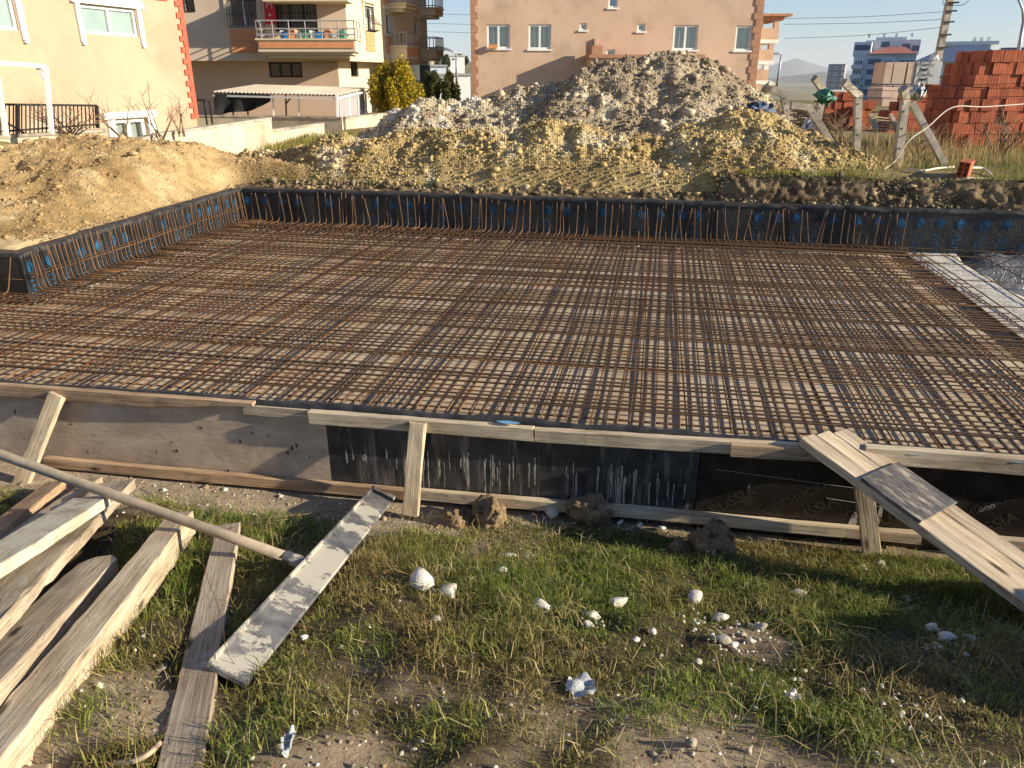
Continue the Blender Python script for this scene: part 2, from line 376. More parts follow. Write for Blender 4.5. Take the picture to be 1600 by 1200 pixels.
M['roofsheet'] = mk('corrugated_sheet', c8(180, 166, 146), c8(198, 186, 164), 2, .8, .1, stain=c8(176, 160, 138), stain_scale=2)
M['blackcloth'] = mk('black_tarp', (.012, .012, .012), (.03, .03, .03), 6, .7, .5, .03)
M['flag'] = mk('red_cloth', c8(190, 40, 56), c8(205, 50, 66), 6, .8, .1)
M['cloth'] = mk('pale_cloth', c8(200, 196, 188), c8(226, 222, 214), 12, .9, .3)
M['bluepl'] = mk('blue_plastic', c8(40, 120, 190), c8(50, 140, 205), 6, .4, .05)
M['greenpl'] = mk('green_plastic', c8(50, 112, 88), c8(96, 150, 128), 9, .5, .3, .03)
M['facwhite'] = mk('pale_facade', c8(200, 204, 206), c8(210, 214, 216), 2, .8, .05)
M['facblue'] = mk('blue_facade', c8(186, 194, 200), c8(194, 202, 208), 2, .8, .05)
M['facgrey'] = mk('grey_facade', c8(150, 146, 146), c8(166, 160, 158), 2, .8, .05)
M['rooftile'] = mk('roof_tile', c8(160, 100, 88), c8(172, 112, 98), 3, .8, .2, .05)
M['slate'] = mk('slate_roof', c8(84, 96, 120), c8(96, 108, 132), 3, .7, .1)
M['aac'] = mk('aerated_block', c8(210, 184, 162), c8(220, 196, 174), 3, .9, .1, stain=c8(200, 172, 150), stain_scale=2)
M['wrap'] = mk('white_wrap', c8(196, 196, 192), c8(214, 214, 210), 3, .85, .3, .03)
M['ink'] = mk('dark_print', (.03, .03, .03), (.05, .05, .05), 10, .6, 0)
M['hose'] = mk('pale_hose', c8(206, 194, 170), c8(222, 212, 190), 4, .6, .05)
M['twig'] = mk('dry_twig', c8(110, 90, 70), c8(150, 128, 100), 8, .9, .1)
M['bark'] = mk('bark', c8(86, 70, 54), c8(110, 90, 70), 8, .9, .4)
M['polymetal'] = mk('galvanised', c8(150, 154, 158), c8(176, 178, 180), 5, .45, .05, metal=.4)
M['hill'] = mk('hill_scrub', (.10, .10, .055), (.17, .15, .09), .02, .95, 0, stain=(.06, .075, .035), stain_scale=.035, rnd=False)
M['film'] = mk('clear_film', c8(160, 164, 164), c8(206, 208, 206), 14, .3, .5, .02)
M['iron'] = M['grille']
# ============================================================ SETTING: ground, pit, bank, hills
def axis(segs, far_lo, far_hi):
    a = [np.arange(x0, x1, st) for x0, x1, st in segs]; a = np.concatenate(a)
    lo = []; x = a[0]; st = .3
    while x > far_lo: st *= 1.3; x -= st; lo.append(x)
    hi = []; x = a[-1]; st = .3
    while x < far_hi: st *= 1.3; x += st; hi.append(x)
    return np.concatenate([np.array(lo[::-1]), a, np.array(hi)])
sa = axis([(-10, -4.6, .12), (-4.6, 4.6, .055), (4.6, 12, .12)], -9000, 9000)
ta = axis([(-4.2, 0, .05), (0, 1.6, .4), (1.6, 3, .1), (3, 6, .25), (6, 8.2, .05), (8.2, 30, .4)], -300, 14000)
Sg, Tg = np.meshgrid(sa, ta); sx, ty = Sg.ravel(), Tg.ravel()
gx = O2.x+U2.x*sx+T2.x*ty; gy = O2.y+U2.y*sx+T2.y*ty; gz = ground_z(gx, gy)
def mix3(a, b, f): return np.asarray(a)[None, :]*(1-f[:, None])+np.asarray(b)[None, :]*f[:, None]
def bare_mask(x, y):
    """1 where trodden earth shows instead of grass (camera side)"""
    s, t = inv(x, y)
    n = fbm(x*1.9, y*1.9, 21)
    m = sstep(-.02, .2, n+.10)
    m = np.maximum(sstep(-.1, .16, n+.50-np.hypot((x-.74)*.9, (y-1.72)*1.0)), sstep(.10, .28, n))
    m = np.maximum(m, .8*sstep(-.1, .16, n+.52-np.hypot((x-1.35)*.8, (y-1.55)*1.1)))
    m = np.maximum(m, sstep(-.15, .15, n+.48-np.abs(y-1.25)*1.3)*sstep(-.4, .3, x))
    m = np.maximum(m, sstep(-.1, .15, n+.36-np.hypot((x+1.2)*1.1, (y-1.85)*1.3)))
    m = np.maximum(m, sstep(-.62, -.40, t+.12*n)*np.where(x < -.3, 1, .0))
    m = np.maximum(m, sstep(-.20, -.10, t))
    return m
cb = mix3(c8(122, 104, 82), c8(162, 144, 118), vnoise(gx*4, gy*4, 2))
cgm = mix3(c8(58, 50, 36), c8(88, 76, 52), vnoise(gx*6, gy*6, 4))  # soil under the grass painted darker for the shade between blades
bm = bare_mask(gx, gy); near_c = cgm*(1-bm[:, None])+cb*bm[:, None]
ledge = sstep(-.75, -.55, ty)*(sx < .3)
near_c = near_c*(1-ledge[:, None])+np.asarray(c8(160, 144, 122))[None]*ledge[:, None]
far_c = mix3(c8(140, 122, 84), c8(112, 110, 62), sstep(-.1, .15, fbm(gx*.4, gy*.4, 8)))
lf = sstep(S_LEFT-.1, S_LEFT-.3, sx)*sstep(7.2, 6.2, ty); far_c = far_c*(1-lf[:, None])+mix3(c8(176, 152, 108), c8(204, 184, 142), vnoise(gx*5, gy*5, 12))*lf[:, None]
dist = np.hypot(gx, gy); vf = sstep(50, 300, dist)
far_c = far_c*(1-vf[:, None])+mix3(c8(118, 116, 74), c8(150, 136, 98), sstep(-.1, .1, fbm(gx*.01, gy*.01, 18)))*vf[:, None]
gc = np.where((ty < 0)[:, None], near_c, far_c)
go = np_mesh('ground', np.stack([gx, gy, gz], 1), grid_faces(len(sa), len(ta)), M['ground'], True, cols=gc); tag(go, kind='structure')

# blinding slab under the reinforcement
sl = MB(); zb = -.155
sl.add([ST(-9.6, .02, zb), ST(S_RIGHT+.5, .02, zb), ST(S_RIGHT+.5, 6.32, zb), ST(S_LEFT, 6.6, zb), ST(S_LEFT, T_CORN, zb), ST(-9.6, T_CORN, zb)], [(0, 1, 2, 3, 4, 5)])
o = sl.build('blinding_slab', M['slab']); tag(o, kind='structure')
# pale concrete strip on the right of the mat, with the sunk corner beside it
st_ = MB(); zs = -.10
nx, ny = 26, 60
V = []; 
for j in range(ny):
    t = .02+6.36*j/(ny-1)
    edge = 4.58+.04*math.sin(t*2.1)+.03*math.sin(t*5.3)+max(0, 3.2-t)*1.2
    for i in range(nx):
        f = i/(nx-1); s = S_RIGHT+.045+(edge-S_RIGHT-.045)*f
        p = ST(s, t); V.append((p.x, p.y, zs+.012*float(fbm(s*9, t*9, 4))-(.5 if f == 1 else 0)))
o = np_mesh('concrete_strip', V, grid_faces(nx, ny), M['paleconc'], False); tag(o, kind='structure')

# retaining walls lined with bitumen membrane
def wall_line(name, p0, p1, zt0, zt1, label, n, seed, depth=.22, zbot=-.62, blobs=True, words=False, right_from=None):
    root = empty(name, (p0+p1)/2, label, 'wall'); root.location.z = zbot; bpy.context.view_layer.update()
    d = (p1-p0); L = d.length; d.normalize(); nr = Vector((d.y, -d.x, 0))         # nr faces the pit
    def wp(a, f, off=0.0):
        x = a*L; zt = zt0+(zt1-zt0)*f*0+zt0*(1-a)*0+((zt1-zt0)*a)
        z = zbot+(zt-zbot)*f
        b = .055*float(fbm(x*1.6, z*.6, seed, 4))+.02*float(fbm(x*5, z*1.6, seed+5, 3))
        b += .05*max(0, (.3-f))*(1+float(fbm(x*2, 1, seed+3)))
        return p0+d*x+nr*(b+off)+Vector((0, 0, z))
    m = 13; V = [wp(i/(n-1), j/(m-1)) for j in range(m) for i in range(n)]
    np_mesh('membrane_sheet', V, grid_faces(n, m), M['membrane'], True, root)
    # rolled lip over the wall head
    V = []; prof = [(.012, -.035), (.014, -.008), (.006, .006), (-.03, .010), (-.09, .004), (-.15, .006), (-depth, -.02)]
    for (u, z) in prof:
        for i in range(n):
            a = i/(n-1); q = wp(a, 1.0); w = float(fbm(a*L*2.3, u*9, seed+9))
            w2 = float(fbm(a*L*7.5, u*14, seed+19)); V.append(q+nr*(u+.03*w+.015*w2)+Vector((0, 0, z+.035*w+.02*w2)))
    np_mesh('membrane_lip', V, grid_faces(n, len(prof))[:, ::-1], M['membrane_lip'], True, root)
    b = MB(); q0, q1 = p0-nr*.07+d*.16, p1-nr*.07-d*.16
    b.hexa([q0+Vector((0, 0, zbot)), q1+Vector((0, 0, zbot)), q1-nr*(depth-.07)+Vector((0, 0, zbot)), q0-nr*(depth-.07)+Vector((0, 0, zbot)),
            q0+Vector((0, 0, zt0-.03)), q1+Vector((0, 0, zt1-.03)), q1-nr*(depth-.07)+Vector((0, 0, zt1-.03)), q0-nr*(depth-.07)+Vector((0, 0, zt0-.03))])
    b.build('wall_core', M['conc_wall'], root)
    if blobs:
        rr = random.Random(seed); x = .1
        words_l = []
        while x < L-.2:
            for row in (0, 1):
                f = .83 if row == 0 else .63
                cx, cf = x+.03*rr.random(), f+.02*rr.random()
                pts = []
                N = 16; el = rr.uniform(.6, 1.05)
                for k in range(N):
                    an = 2*math.pi*k/N; r = (.064+.016*rr.random())*(1 if 3 < k < 13 else el); 
                    pts.append((cx+r*math.cos(an)*.8, cf+r*math.sin(an)*(.85 if row == 0 else .5)))
                pb = MB(); vs = [wp(cx/L, cf, .004)]+[wp(u/L, min(max(f2, .02), .985), .004) for u, f2 in pts]
                pb.add(vs, [(0, 1+k, 1+(k+1) % N) for k in range(N)])
                fade = rr.random()
                if fade < (.30 if x < L*.6 or not words else .12): continue
                if row == 0:
                    pb.build('blue_logo', M['blue'], root)
                elif words:
                    tv, tf = text_verts('BITU', .125)
                    tm = MB(); tm.add([wp(min(max((cx-.02-v[1])/L, 0), 1), cf-.03+v[0]/(zt0-zbot)*.9, .004) for v in tv], tf); tm.build('blue_lettering', M['blue'], root)
            x += .225+.05*rr.random()
    return root, wp
A0, A1 = ST(S_LEFT, float(T_FAR(S_LEFT))), ST(9.5, float(T_FAR(9.5)))
far_root, far_wp = wall_line('membrane_wall', A0, A1, .44, .44, 'long black bitumen lined wall along the far side of the rebar mat', 300, 3, words=True)
left_root, left_wp = wall_line('membrane_wall', ST(S_LEFT, T_CORN), A0, .37, .44, 'black bitumen lined wall with blue prints on the left side of the pit', 110, 8, words=True)
ret_root, ret_wp = wall_line('membrane_wall', ST(-9.6, T_CORN), ST(S_LEFT, T_CORN), .37, .37, 'short black lined return wall at the left edge of the photo', 90, 14)

# sunk corner on the right: crumpled sheet laid down from the wall
V = []; n1, n2 = 90, 60
for j in range(n2):
    for i in range(n1):
        s = 4.50+5.2*i/(n1-1); tt = 6.42-.031*(s+1.18)*1.0-4.6*j/(n2-1); tt = min(tt, 6.40-.031*(s+1.18))
        f = j/(n2-1)
        z = -.05-.42*float(sstep(0, .12, f))+.16*float(fbm(s*1.5, tt*1.5, 31))+.07*float(fbm(s*5, tt*5, 33))+.03*abs(float(fbm(s*9, tt*4, 35)))
        z = z if s > 4.75 else min(z, -.14-.2*(4.75-s))
        p = ST(s, tt); V.append((p.x, p.y, z))
o = np_mesh('crumpled_membrane', V, grid_faces(n1, n2), M['sheen'], True)
tag(o, 'crumpled shiny black membrane sheet in the sunk corner right of the mat', 'plastic sheet')
tv, tf = text_verts('BITUM', .26)
def sheet_z(s, t):
    P = ST(s, t); 
    k = min(range(len(V)), key=lambda q: (V[q][0]-P.x)**2+(V[q][1]-P.y)**2); return V[k][2]
tm = MB()
for cs, ct in ((5.25, 5.3),):
    cz = max(sheet_z(cs+dx, ct+dy) for dx in (-.3, 0, .3) for dy in (-.1, 0, .1))+.01
    tm.add([ST(cs+v[0], ct+v[1]*1.1, cz) for v in tv], tf)
lo = tm.build('blue_lettering', M['blue'], o)

# dug bank above the far wall: rough earth face
def np_rough_strip(name, s0, s1, n, m, seed):
    S = np.linspace(s0, s1, n); V = []
    for j in range(m):
        f = j/(m-1)
        for s in S:
            tf_ = float(T_FAR(s))
            if s < 1.6:                  # low crumbled edge below the heaps
                t = tf_+.16+.30*f; z = .40+.14*f**.8
            else:
                t = tf_+.20+.16*f+(.25 if f == 1 else 0)+.10*max(0, .25-f); z = .40+.37*min(1, f*1.08)
            r = .14*float(fbm(s*2.6, f*1.6, seed, 4))+.22*float(fbm(s*9, f*4, seed+2, 4, .65))+.10*abs(float(fbm(s*26, f*9, seed+4, 2)))
            amp = math.sin(math.pi*min(1, f*1.0))*.9+.15
            P = ST(s, t-r*amp*.75, z+.07*r*(f > .05)+(.05*float(fbm(s*3, 5, seed+7)) if f > .8 else 0)); V.append(P)
    V = np.array([tuple(v) for v in V]); f = np.repeat(np.arange(m)/(m-1), n)
    nz = vnoise(V[:, 0]*7, V[:, 2]*9, 5)
    c = mix3(c8(88, 70, 50), c8(150, 130, 98), nz); c = c*(1-sstep(.8, .98, f)[:, None])+np.asarray(c8(120, 116, 66))[None]*sstep(.8, .98, f)[:, None]
    return np_mesh(name, V, grid_faces(n, m), M['soil'], False, cols=c)
o = np_rough_strip('earth_bank', -5.6, 9.8, 560, 15, 51); tag(o, kind='structure')

# ------------------------------------------------------------ far hills and the plain's edge
def hills(name, pts, Y, depth, amp, seed, base=-60):
    xs = np.linspace(pts[0][0], pts[-1][0], 140); ys = np.interp(xs, [p[0] for p in pts], [p[1] for p in pts])
    top = [atY(x, y, Y) for x, y in zip(xs, ys)]
    V = []; m = 12
    for j in range(m):
        f = j/(m-1); prof = math.sin(math.pi*f)**.8
        for i, p in enumerate(top):
            z = base+(p.z-base)*prof+amp*float(fbm(i*.13, f*4, seed))*prof
            V.append((p.x*(1+(f-.5)*depth/Y), Y+(f-.5)*depth, z))
    o = np_mesh(name, V, grid_faces(len(xs), m), M['hill'], True); tag(o, kind='structure')
hills('hills', [(-300, 118), (900, 118), (1150, 116), (1220, 98), (1245, 90), (1270, 99), (1310, 108), (1360, 112), (1700, 110), (2600, 116)], 11000, 5000, 60, 2, -300)
haze_mat = bpy.data.materials.new('haze'); haze_mat.use_nodes = True; hn = haze_mat.node_tree; hn.nodes.remove(hn.nodes['Principled BSDF'])
hv = hn.nodes.new('ShaderNodeVolumePrincipled'); hv.inputs['Color'].default_value = (.86, .90, .96, 1); hv.inputs['Density'].default_value = .00009
hn.links.new(hv.outputs[0], hn.nodes['Material Output'].inputs['Volume'])
o = MB().box(-15000, 15000, -1500, 17000, -330, 320).build('haze', haze_mat); tag(o, kind='stuff')
hills('hills', [(-300, 122), (1100, 124), (1200, 122), (1262, 116), (1290, 111), (1330, 116), (1500, 119), (2600, 121)], 5200, 2400, 25, 9, -200)
hills('hillside', [(300, 128), (560, 112), (660, 90), (740, 92), (820, 100), (980, 126)], 260, 190, 4, 5, -14)
# ============================================================ SOIL HEAPS
def heap(name, label, ridge, k, seed, pal, clod_n, clod_size, amp=.16, step=.042, ymin=None, base_drop=.06, gully=0.0, pale=None, world=False):
    P = [Vector(q) if world else atY(*q) for q in ridge]
    D = []
    for a, b in zip(P[:-1], P[1:]):
        n = max(2, int((b-a).length/.15))
        D += [a+(b-a)*(i/n) for i in range(n)]
    D.append(P[-1]); D = np.array([tuple(p) for p in D])
    h = max(1.2, (D[:, 2].max()-.2)/k)
    x0, x1 = D[:, 0].min()-h, D[:, 0].max()+h; y0, y1 = D[:, 1].min()-h, D[:, 1].max()+h
    if ymin is not None: y0 = max(y0, ymin)
    xs = np.arange(x0, x1, step); ys = np.arange(y0, y1, step); X, Yg = np.meshgrid(xs, ys); x, y = X.ravel(), Yg.ravel()
    z = np.full(x.shape, -1e9)
    wob = 1+.55*fbm(x*.7, y*.7, seed+40, 3)
    for p in D: z = np.maximum(z, p[2]-k*wob*np.maximum(0, np.sqrt((x-p[0])**2+(y-p[1])**2+.02)-.14))
    z = z+amp*(1.1*fbm(x*1.4, y*1.4, seed, 5, .6)+.60*fbm(x*5, y*5, seed+3, 4, .65)+.34*np.abs(fbm(x*11, y*11, seed+7, 3, .7)))
    if gully: z = z-gully*np.abs(fbm(x*2.4, y*1.1, seed+11, 4))
    g = ground_z(x, y)
    s, t = inv(x, y)
    inside = (t < T_FAR(s)+.20) & (s > S_LEFT-.15) & (not world)
    dw = np.where(s > S_LEFT, t-T_FAR(s), np.where(t > T_FAR(s), np.hypot(np.maximum(S_LEFT-s, 0), np.maximum(t-T_FAR(s), 0)), S_LEFT-s))
    fac = np.ones(len(x)) if world else sstep(.22, 1.0, dw)**.7
    z = g+(z-g)*np.where(z > g, fac, 1)
    z = np.where(inside, -1.2, z)
    zz = np.maximum(z, g-base_drop)
    ok = (z > g-base_drop)
    F = grid_faces(len(xs), len(ys)); keep = ok[F].any(1) & ~inside[F].any(1); F = F[keep]
    used = np.unique(F); mp = np.full(len(x), -1); mp[used] = np.arange(len(used))
    V = np.stack([x, y, zz], 1)[used]; F = mp[F]
    n1 = vnoise(V[:, 0]*1.1, V[:, 1]*1.1+V[:, 2]*2, seed+1); n2 = vnoise(V[:, 0]*6, V[:, 1]*6, seed+2)
    f = np.clip(n1*.75+n2*.5-.12, 0, 1)
    c = mix3(pal[0], pal[1], f)
    if pale is not None:
        pm = sstep(.10, .2, fbm(V[:, 0]*2.5, V[:, 1]*2.5, seed+21, 4)); c = c*(1-pm[:, None])+np.asarray(pale)[None]*pm[:, None]
    org = tuple(D[len(D)//2][:2])+(float(V[:, 2].min()),)
    o = np_mesh(name, V, F, M['soil'], True, cols=c, origin=org); tag(o, label, 'soil heap')
    # clods lying on the flank, as one lot nobody could count
    idx = NR.randint(0, len(V), clod_n*3); front = V[idx]; idx = idx[(front[:, 2] > ground_z(front[:, 0], front[:, 1])+.0)][:clod_n]
    cv, cf, cc = clods(V[idx], clod_size, c[idx]); 
    q = np_mesh('soil_clods', cv, cf, M['clod'], False, o, cc, origin=org); q.location = (0, 0, 0); tag(q, kind='stuff')
    return o
_ico = None
def ico(sub):
    bm = bmesh.new(); bmesh.ops.create_icosphere(bm, subdivisions=sub, radius=1); v = np.array([tuple(x.co) for x in bm.verts]); f = np.array([[q.index for q in x.verts] for x in bm.faces]); bm.free(); return v, f
IV1, IF1 = ico(1)
def clods(P, size, C, flat=(.55, .9)):
    n = len(P); r = size[0]+(size[1]-size[0])*(.25*NR.rand(n)**2+.75*NR.rand(n)**70)
    k = len(IV1)
    j = 1+.60*(NR.rand(n, k)-.5)*2
    ax = .75+.5*NR.rand(n, 3); ax[:, 2] *= NR.uniform(flat[0], flat[1], n)
    an = NR.rand(n)*6.28; ca, sa_ = np.cos(an), np.sin(an)
    v = IV1[None]*j[:, :, None]*ax[:, None]*r[:, None, None]
    vx = v[:, :, 0]*ca[:, None]-v[:, :, 1]*sa_[:, None]; vy = v[:, :, 0]*sa_[:, None]+v[:, :, 1]*ca[:, None]
    V = np.stack([vx, vy, v[:, :, 2]], 2)+P[:, None]+np.array([0, 0, 1])*(r*.05)[:, None, None]
    F = (IF1[None]+(np.arange(n)*k)[:, None, None]).reshape(-1, 3)
    cc = np.repeat(C*(.85+.45*NR.rand(n))[:, None], k, 0)
    return V.reshape(-1, 3), F, np.clip(cc, 0, .75)
YEL = (c8(142, 116, 76), c8(182, 156, 110)); YEL2 = (c8(150, 128, 84), c8(194, 172, 120)); GRY = (c8(130, 114, 90), c8(176, 160, 132)); PAL = (c8(150, 134, 106), c8(190, 178, 152))
heap('soil_heap', 'tallest grey brown heap of dug earth before the peach building', [(885, 160, 16.2), (905, 128, 16.5), (945, 100, 17), (990, 88, 17), (1045, 80, 17), (1085, 90, 17), (1120, 108, 17), (1150, 128, 17)], .66, 5, GRY, 16000, (.010, .12), .40, .05, pale=c8(190, 178, 150))
heap('soil_heap', 'pale grey white rubble heap left of the tallest heap', [(590, 205, 16.5), (630, 176, 16.5), (660, 163, 16.5), (720, 158, 16.8), (790, 144, 17), (850, 132, 17), (878, 140, 17)], .62, 15, PAL, 13000, (.012, .12), .34, .05, pale=c8(200, 192, 174))
heap('soil_heap', 'long lumpy yellow earth ridge running behind the far membrane wall', [(300, 262, 13.8), (345, 256, 13.6), (420, 240, 13.4), (520, 220, 13.0), (600, 214, 12.7), (680, 210, 12.6), (760, 202, 12.4), (850, 190, 12.2), (900, 194, 12.1), (950, 203, 12.0), (1000, 220, 11.9), (1060, 222, 11.8)], .40, 25, YEL2, 34000, (.007, .075), .34, .035, gully=.16, pale=c8(192, 176, 140))
heap('soil_heap', 'yellow earth heap sloping down to the fence posts on the right', [(1050, 222, 12.2), (1110, 190, 12.1), (1170, 178, 12.0), (1225, 198, 11.8), (1290, 236, 11.5), (1355, 264, 11.2)], .46, 35, YEL2, 20000, (.007, .075), .28, .035, pale=c8(192, 176, 136))
heap('soil_heap', 'smooth ochre earth heap on the left below the yellow house', [(-260, 275, 11.2), (-60, 262, 11.2), (20, 240, 11.3), (60, 226, 11.4), (100, 214, 11.5), (180, 216, 11.6), (262, 226, 11.8), (310, 242, 12), (350, 262, 12.2)], .20, 45, YEL, 24000, (.006, .065), .26, .04, pale=c8(184, 160, 118))
heap('soil_heap', 'added unseen earth heap casting the shadow below the ramp, outside the right edge', [(3.55, 1.85, .66), (3.75, 2.35, .40), (3.9, 2.80, .20)], 1.35, 55, GRY, 900, (.01, .08), .10, .06, world=True)  # added out of view, shaped to throw the shadow below the ramp
# scattered boulders on the heaps
IV3, IF3 = ico(3); IV4, IF4 = ico(4); IV2, IF2 = ico(2)
def rock(name, P, r, mat, label, cat, group=None, flat=.7, rough=.25, seed=0, sub=None, smooth=False, cuts=7):
    rr = random.Random(seed); IVx, IFx = (IV4, IF4) if rough > .6 else ((IV2, IF2) if cuts > 10 else (IV3, IF3)); v = IVx.copy()
    for _ in range(cuts):
        nrm = np.array([rr.gauss(0, 1), rr.gauss(0, 1), rr.gauss(0, 1)]); nrm /= np.linalg.norm(nrm); d = rr.uniform(.42, .82) if cuts > 10 else rr.uniform(.55, .85)
        e = v@nrm-d; v = v-np.maximum(e, 0)[:, None]*nrm[None]
    nn = fbm(v[:, 0]*2.2+seed, v[:, 1]*2.2+v[:, 2]*1.7, seed, 4); v = v*(1+rough*nn)[:, None]
    nn = fbm(v[:, 0]*7+seed, v[:, 1]*7+v[:, 2]*6, seed+1, 3); v = v*(1+rough*.5*nn)[:, None]
    if rough > .6:
        nn = np.abs(fbm(v[:, 0]*13+seed, v[:, 1]*13+v[:, 2]*11, seed+2, 3)); v = v*(1+.35*nn)[:, None]
    v = v*np.array([1.15 if cuts > 10 else 1, rr.uniform(.6, .95), flat])*r
    an = rr.random()*6.28; x = v[:, 0]*math.cos(an)-v[:, 1]*math.sin(an); y = v[:, 0]*math.sin(an)+v[:, 1]*math.cos(an); v = np.stack([x, y, v[:, 2]], 1)
    o = np_mesh(name, v, IFx, mat, smooth); o.location = P; return tag(o, label, cat, group)

# ============================================================ REINFORCEMENT MAT
mat_root = empty('rebar_mat', ST(-1, 3.2, 0), 'large rust brown rebar grid laid over the whole foundation pit', 'rebar mat')
def bar_mesh(seed, r=.0058):
    rr = random.Random(seed); n = 14; pts = []
    a1, a2, p1, p2 = rr.uniform(.002, .006), rr.uniform(.001, .003), rr.random()*6, rr.random()*6
    for i in range(n+1):
        x = i/n; pts.append((x, a1*math.sin(x*5+p1)+a2*math.sin(x*13+p2), .004*math.sin(x*9+p2)))
    mb = MB(); mb.tube(pts, r, 6); m = bpy.data.meshes.new('rebar'); m.from_pydata(mb.v, [], mb.f); m.materials.append(M['rebar']); m.shade_smooth(); return m
BM = [bar_mesh(i) for i in range(6)]
def bar(p, q, name='rebar', mesh=None):
    p, q = Vector(p), Vector(q); o = bpy.data.objects.new(name, mesh or R.choice(BM)); COL.objects.link(o); o.parent = mat_root
    d = q-p; L = d.length; x = d/L; z = Vector((0, 0, 1)); y = z.cross(x).normalized(); z = x.cross(y)
    m = Matrix((x, y, z)).transposed().to_4x4(); m.translation = p-mat_root.location
    o.matrix_local = m @ Matrix.Diagonal((L, 1, 1, 1)); return o
def s_min(t): return -8.8 if t < T_CORN-.1 else S_LEFT+.06
lat = []; bands = []; t = .30; i = 0
while t < 6.28:
    lat.append(t); i += 1
    gap = i % 8 == 0
    if gap: bands.append(t+.095)
    t += .19 if gap else .084+R.uniform(-.004, .004)
    if i % 8 == 1: lat.append(t-.054)
for t in lat:
    sl_ = .030*(-1)*t/6.4
    e = R.uniform(-.04, .03)
    z = .002+R.uniform(-.004, .006)
    bar(ST(s_min(t)+e, t+R.uniform(-.012, .012)+ .03*(t/6.4)*4, z) if False else ST(s_min(t)+e, t-.031*(s_min(t))*t/6.4*1.0-.035*t/6.4, z), ST(S_RIGHT+R.uniform(-.08, .10), t-.031*S_RIGHT*t/6.4-.035*t/6.4+R.uniform(-.015, .015), z))
s = -8.6
while s < 3.9:
    tm_ = T_CORN-.1 if s < S_LEFT+.06 else float(T_FAR(s))-.10
    bar(ST(s, .14+R.uniform(-.03, .03), -.014), ST(s+R.uniform(-.02, .02)+.01*tm_, tm_, -.014))
    s += .0775+R.uniform(-.003, .003) if R.random() > .025 else .03
for s in (3.98, 4.06, 4.36, 4.72, 5.2, 5.5):       # the loose long bars along the right edge
    bar(ST(s, .3, -.0-.0), ST(s-.02, 6.2, -.005))
for t in (2.6, 3.45, 4.5, 5.3, 5.75, 6.15):
    bar(ST(3.6, t, -.02), ST(6.8, t-.06, -.02))
# lower layer seen through the gaps
low = []; s = -8.52; lm = MB()
tl = .25
while tl < 6.3:
    if not any(abs((4.36+tl)/1.059-4.36-b) < .075 for b in bands): low.append((ST(s_min(tl), tl, -.118), ST(S_RIGHT, tl-.12*tl/6.4, -.118)))
    tl += .168
while s < 3.9:
    tm_ = T_CORN-.1 if s < S_LEFT+.06 else float(T_FAR(s))-.12
    low.append((ST(s, .16, -.132), ST(s+R.uniform(-.02, .02), tm_, -.132))); s += .31
nl = 0
budget = 300-sum(1 for q in COL.objects if q.parent == mat_root)
print('REBAR', 300-budget, 'lower', len(low))
rest = MB()
for p, q in sorted(low, key=lambda e: min(e[0].length, e[1].length)):
    if nl < budget: bar(p, q)
    else: rest.tube([p, p+(q-p)*.33, p+(q-p)*.66, q], .0058, 6)
    nl += 1
if rest.v: tag(rest.build('lower_rebar', M['rebar'], mat_root, True), kind='stuff')
# starter bars rising along the lined walls
def starter_mesh(h, foot, r=.0072):
    pts = [(foot, 0, 0), (.05, 0, 0), (.02, 0, .008), (.004, 0, .03)]+[(.0, 0, .06+(h-.06)*i/4) for i in range(5)]
    mb = MB(); mb.tube(pts, r, 6); m = bpy.data.meshes.new('starter_bar'); m.from_pydata(mb.v, [], mb.f); m.materials.append(M['rebar']); m.shade_smooth(); return m
SM = [starter_mesh(h, .3) for h in (.40, .42, .44)]
def starter(P, inward, lean_a, lean_b, sc=1):
    o = bpy.data.objects.new('starter_bar', R.choice(SM)); COL.objects.link(o); o.parent = mat_root
    x = Vector(inward).normalized(); z = Vector((0, 0, 1)); y = z.cross(x)
    zz = (z+x*lean_a+y*lean_b).normalized(); yy = zz.cross(x).normalized(); xx = yy.cross(zz)
    m = Matrix((xx, yy, zz)).transposed().to_4x4(); m.translation = P-mat_root.location; o.matrix_local = m @ Matrix.Diagonal((1, 1, sc, 1)); return o
IN_L, IN_F = (U2.x, U2.y, 0), (-T2.x, -T2.y, 0)
t = T_CORN+.05
while t < 6.5:
    starter(ST(S_LEFT+.10, t, .0), IN_L, R.uniform(-.04, .05), R.uniform(-.12, .02)-.05, R.uniform(.95, 1.04)*(.92+.018*t)); t += R.choice((.062, .068, .075, .09))
s = S_LEFT+.12
while s < 3.95:
    starter(ST(s, float(T_FAR(s))-.11, .0), IN_F, R.uniform(-.05, .03), R.choice((0, 0, .03, .06, -.04, -.10, -.18, .10, .02, -.05))*(1 if s < 1 else 1.6), R.uniform(.90, 1.02)); s += R.choice((.05, .08, .10, .12, .10))
s = -8.8
while s < S_LEFT-.05:
    starter(ST(s, T_CORN-.10, .0), IN_F, R.uniform(-.02, .03), R.uniform(.05, .35), .9); s += .10
for z in (.17, .20):
    bar(ST(S_LEFT+.085, T_CORN, z-.03), ST(S_LEFT+.085, 6.5, z+.02), 'tie_bar')
bar(ST(-8.8, T_CORN-.085, .16), ST(S_LEFT+.05, T_CORN-.085, .14), 'tie_bar')
bar(ST(S_LEFT, float(T_FAR(S_LEFT))-.10, .22), ST(S_LEFT+2.2, float(T_FAR(S_LEFT+2.2))-.10, .19), 'tie_bar')
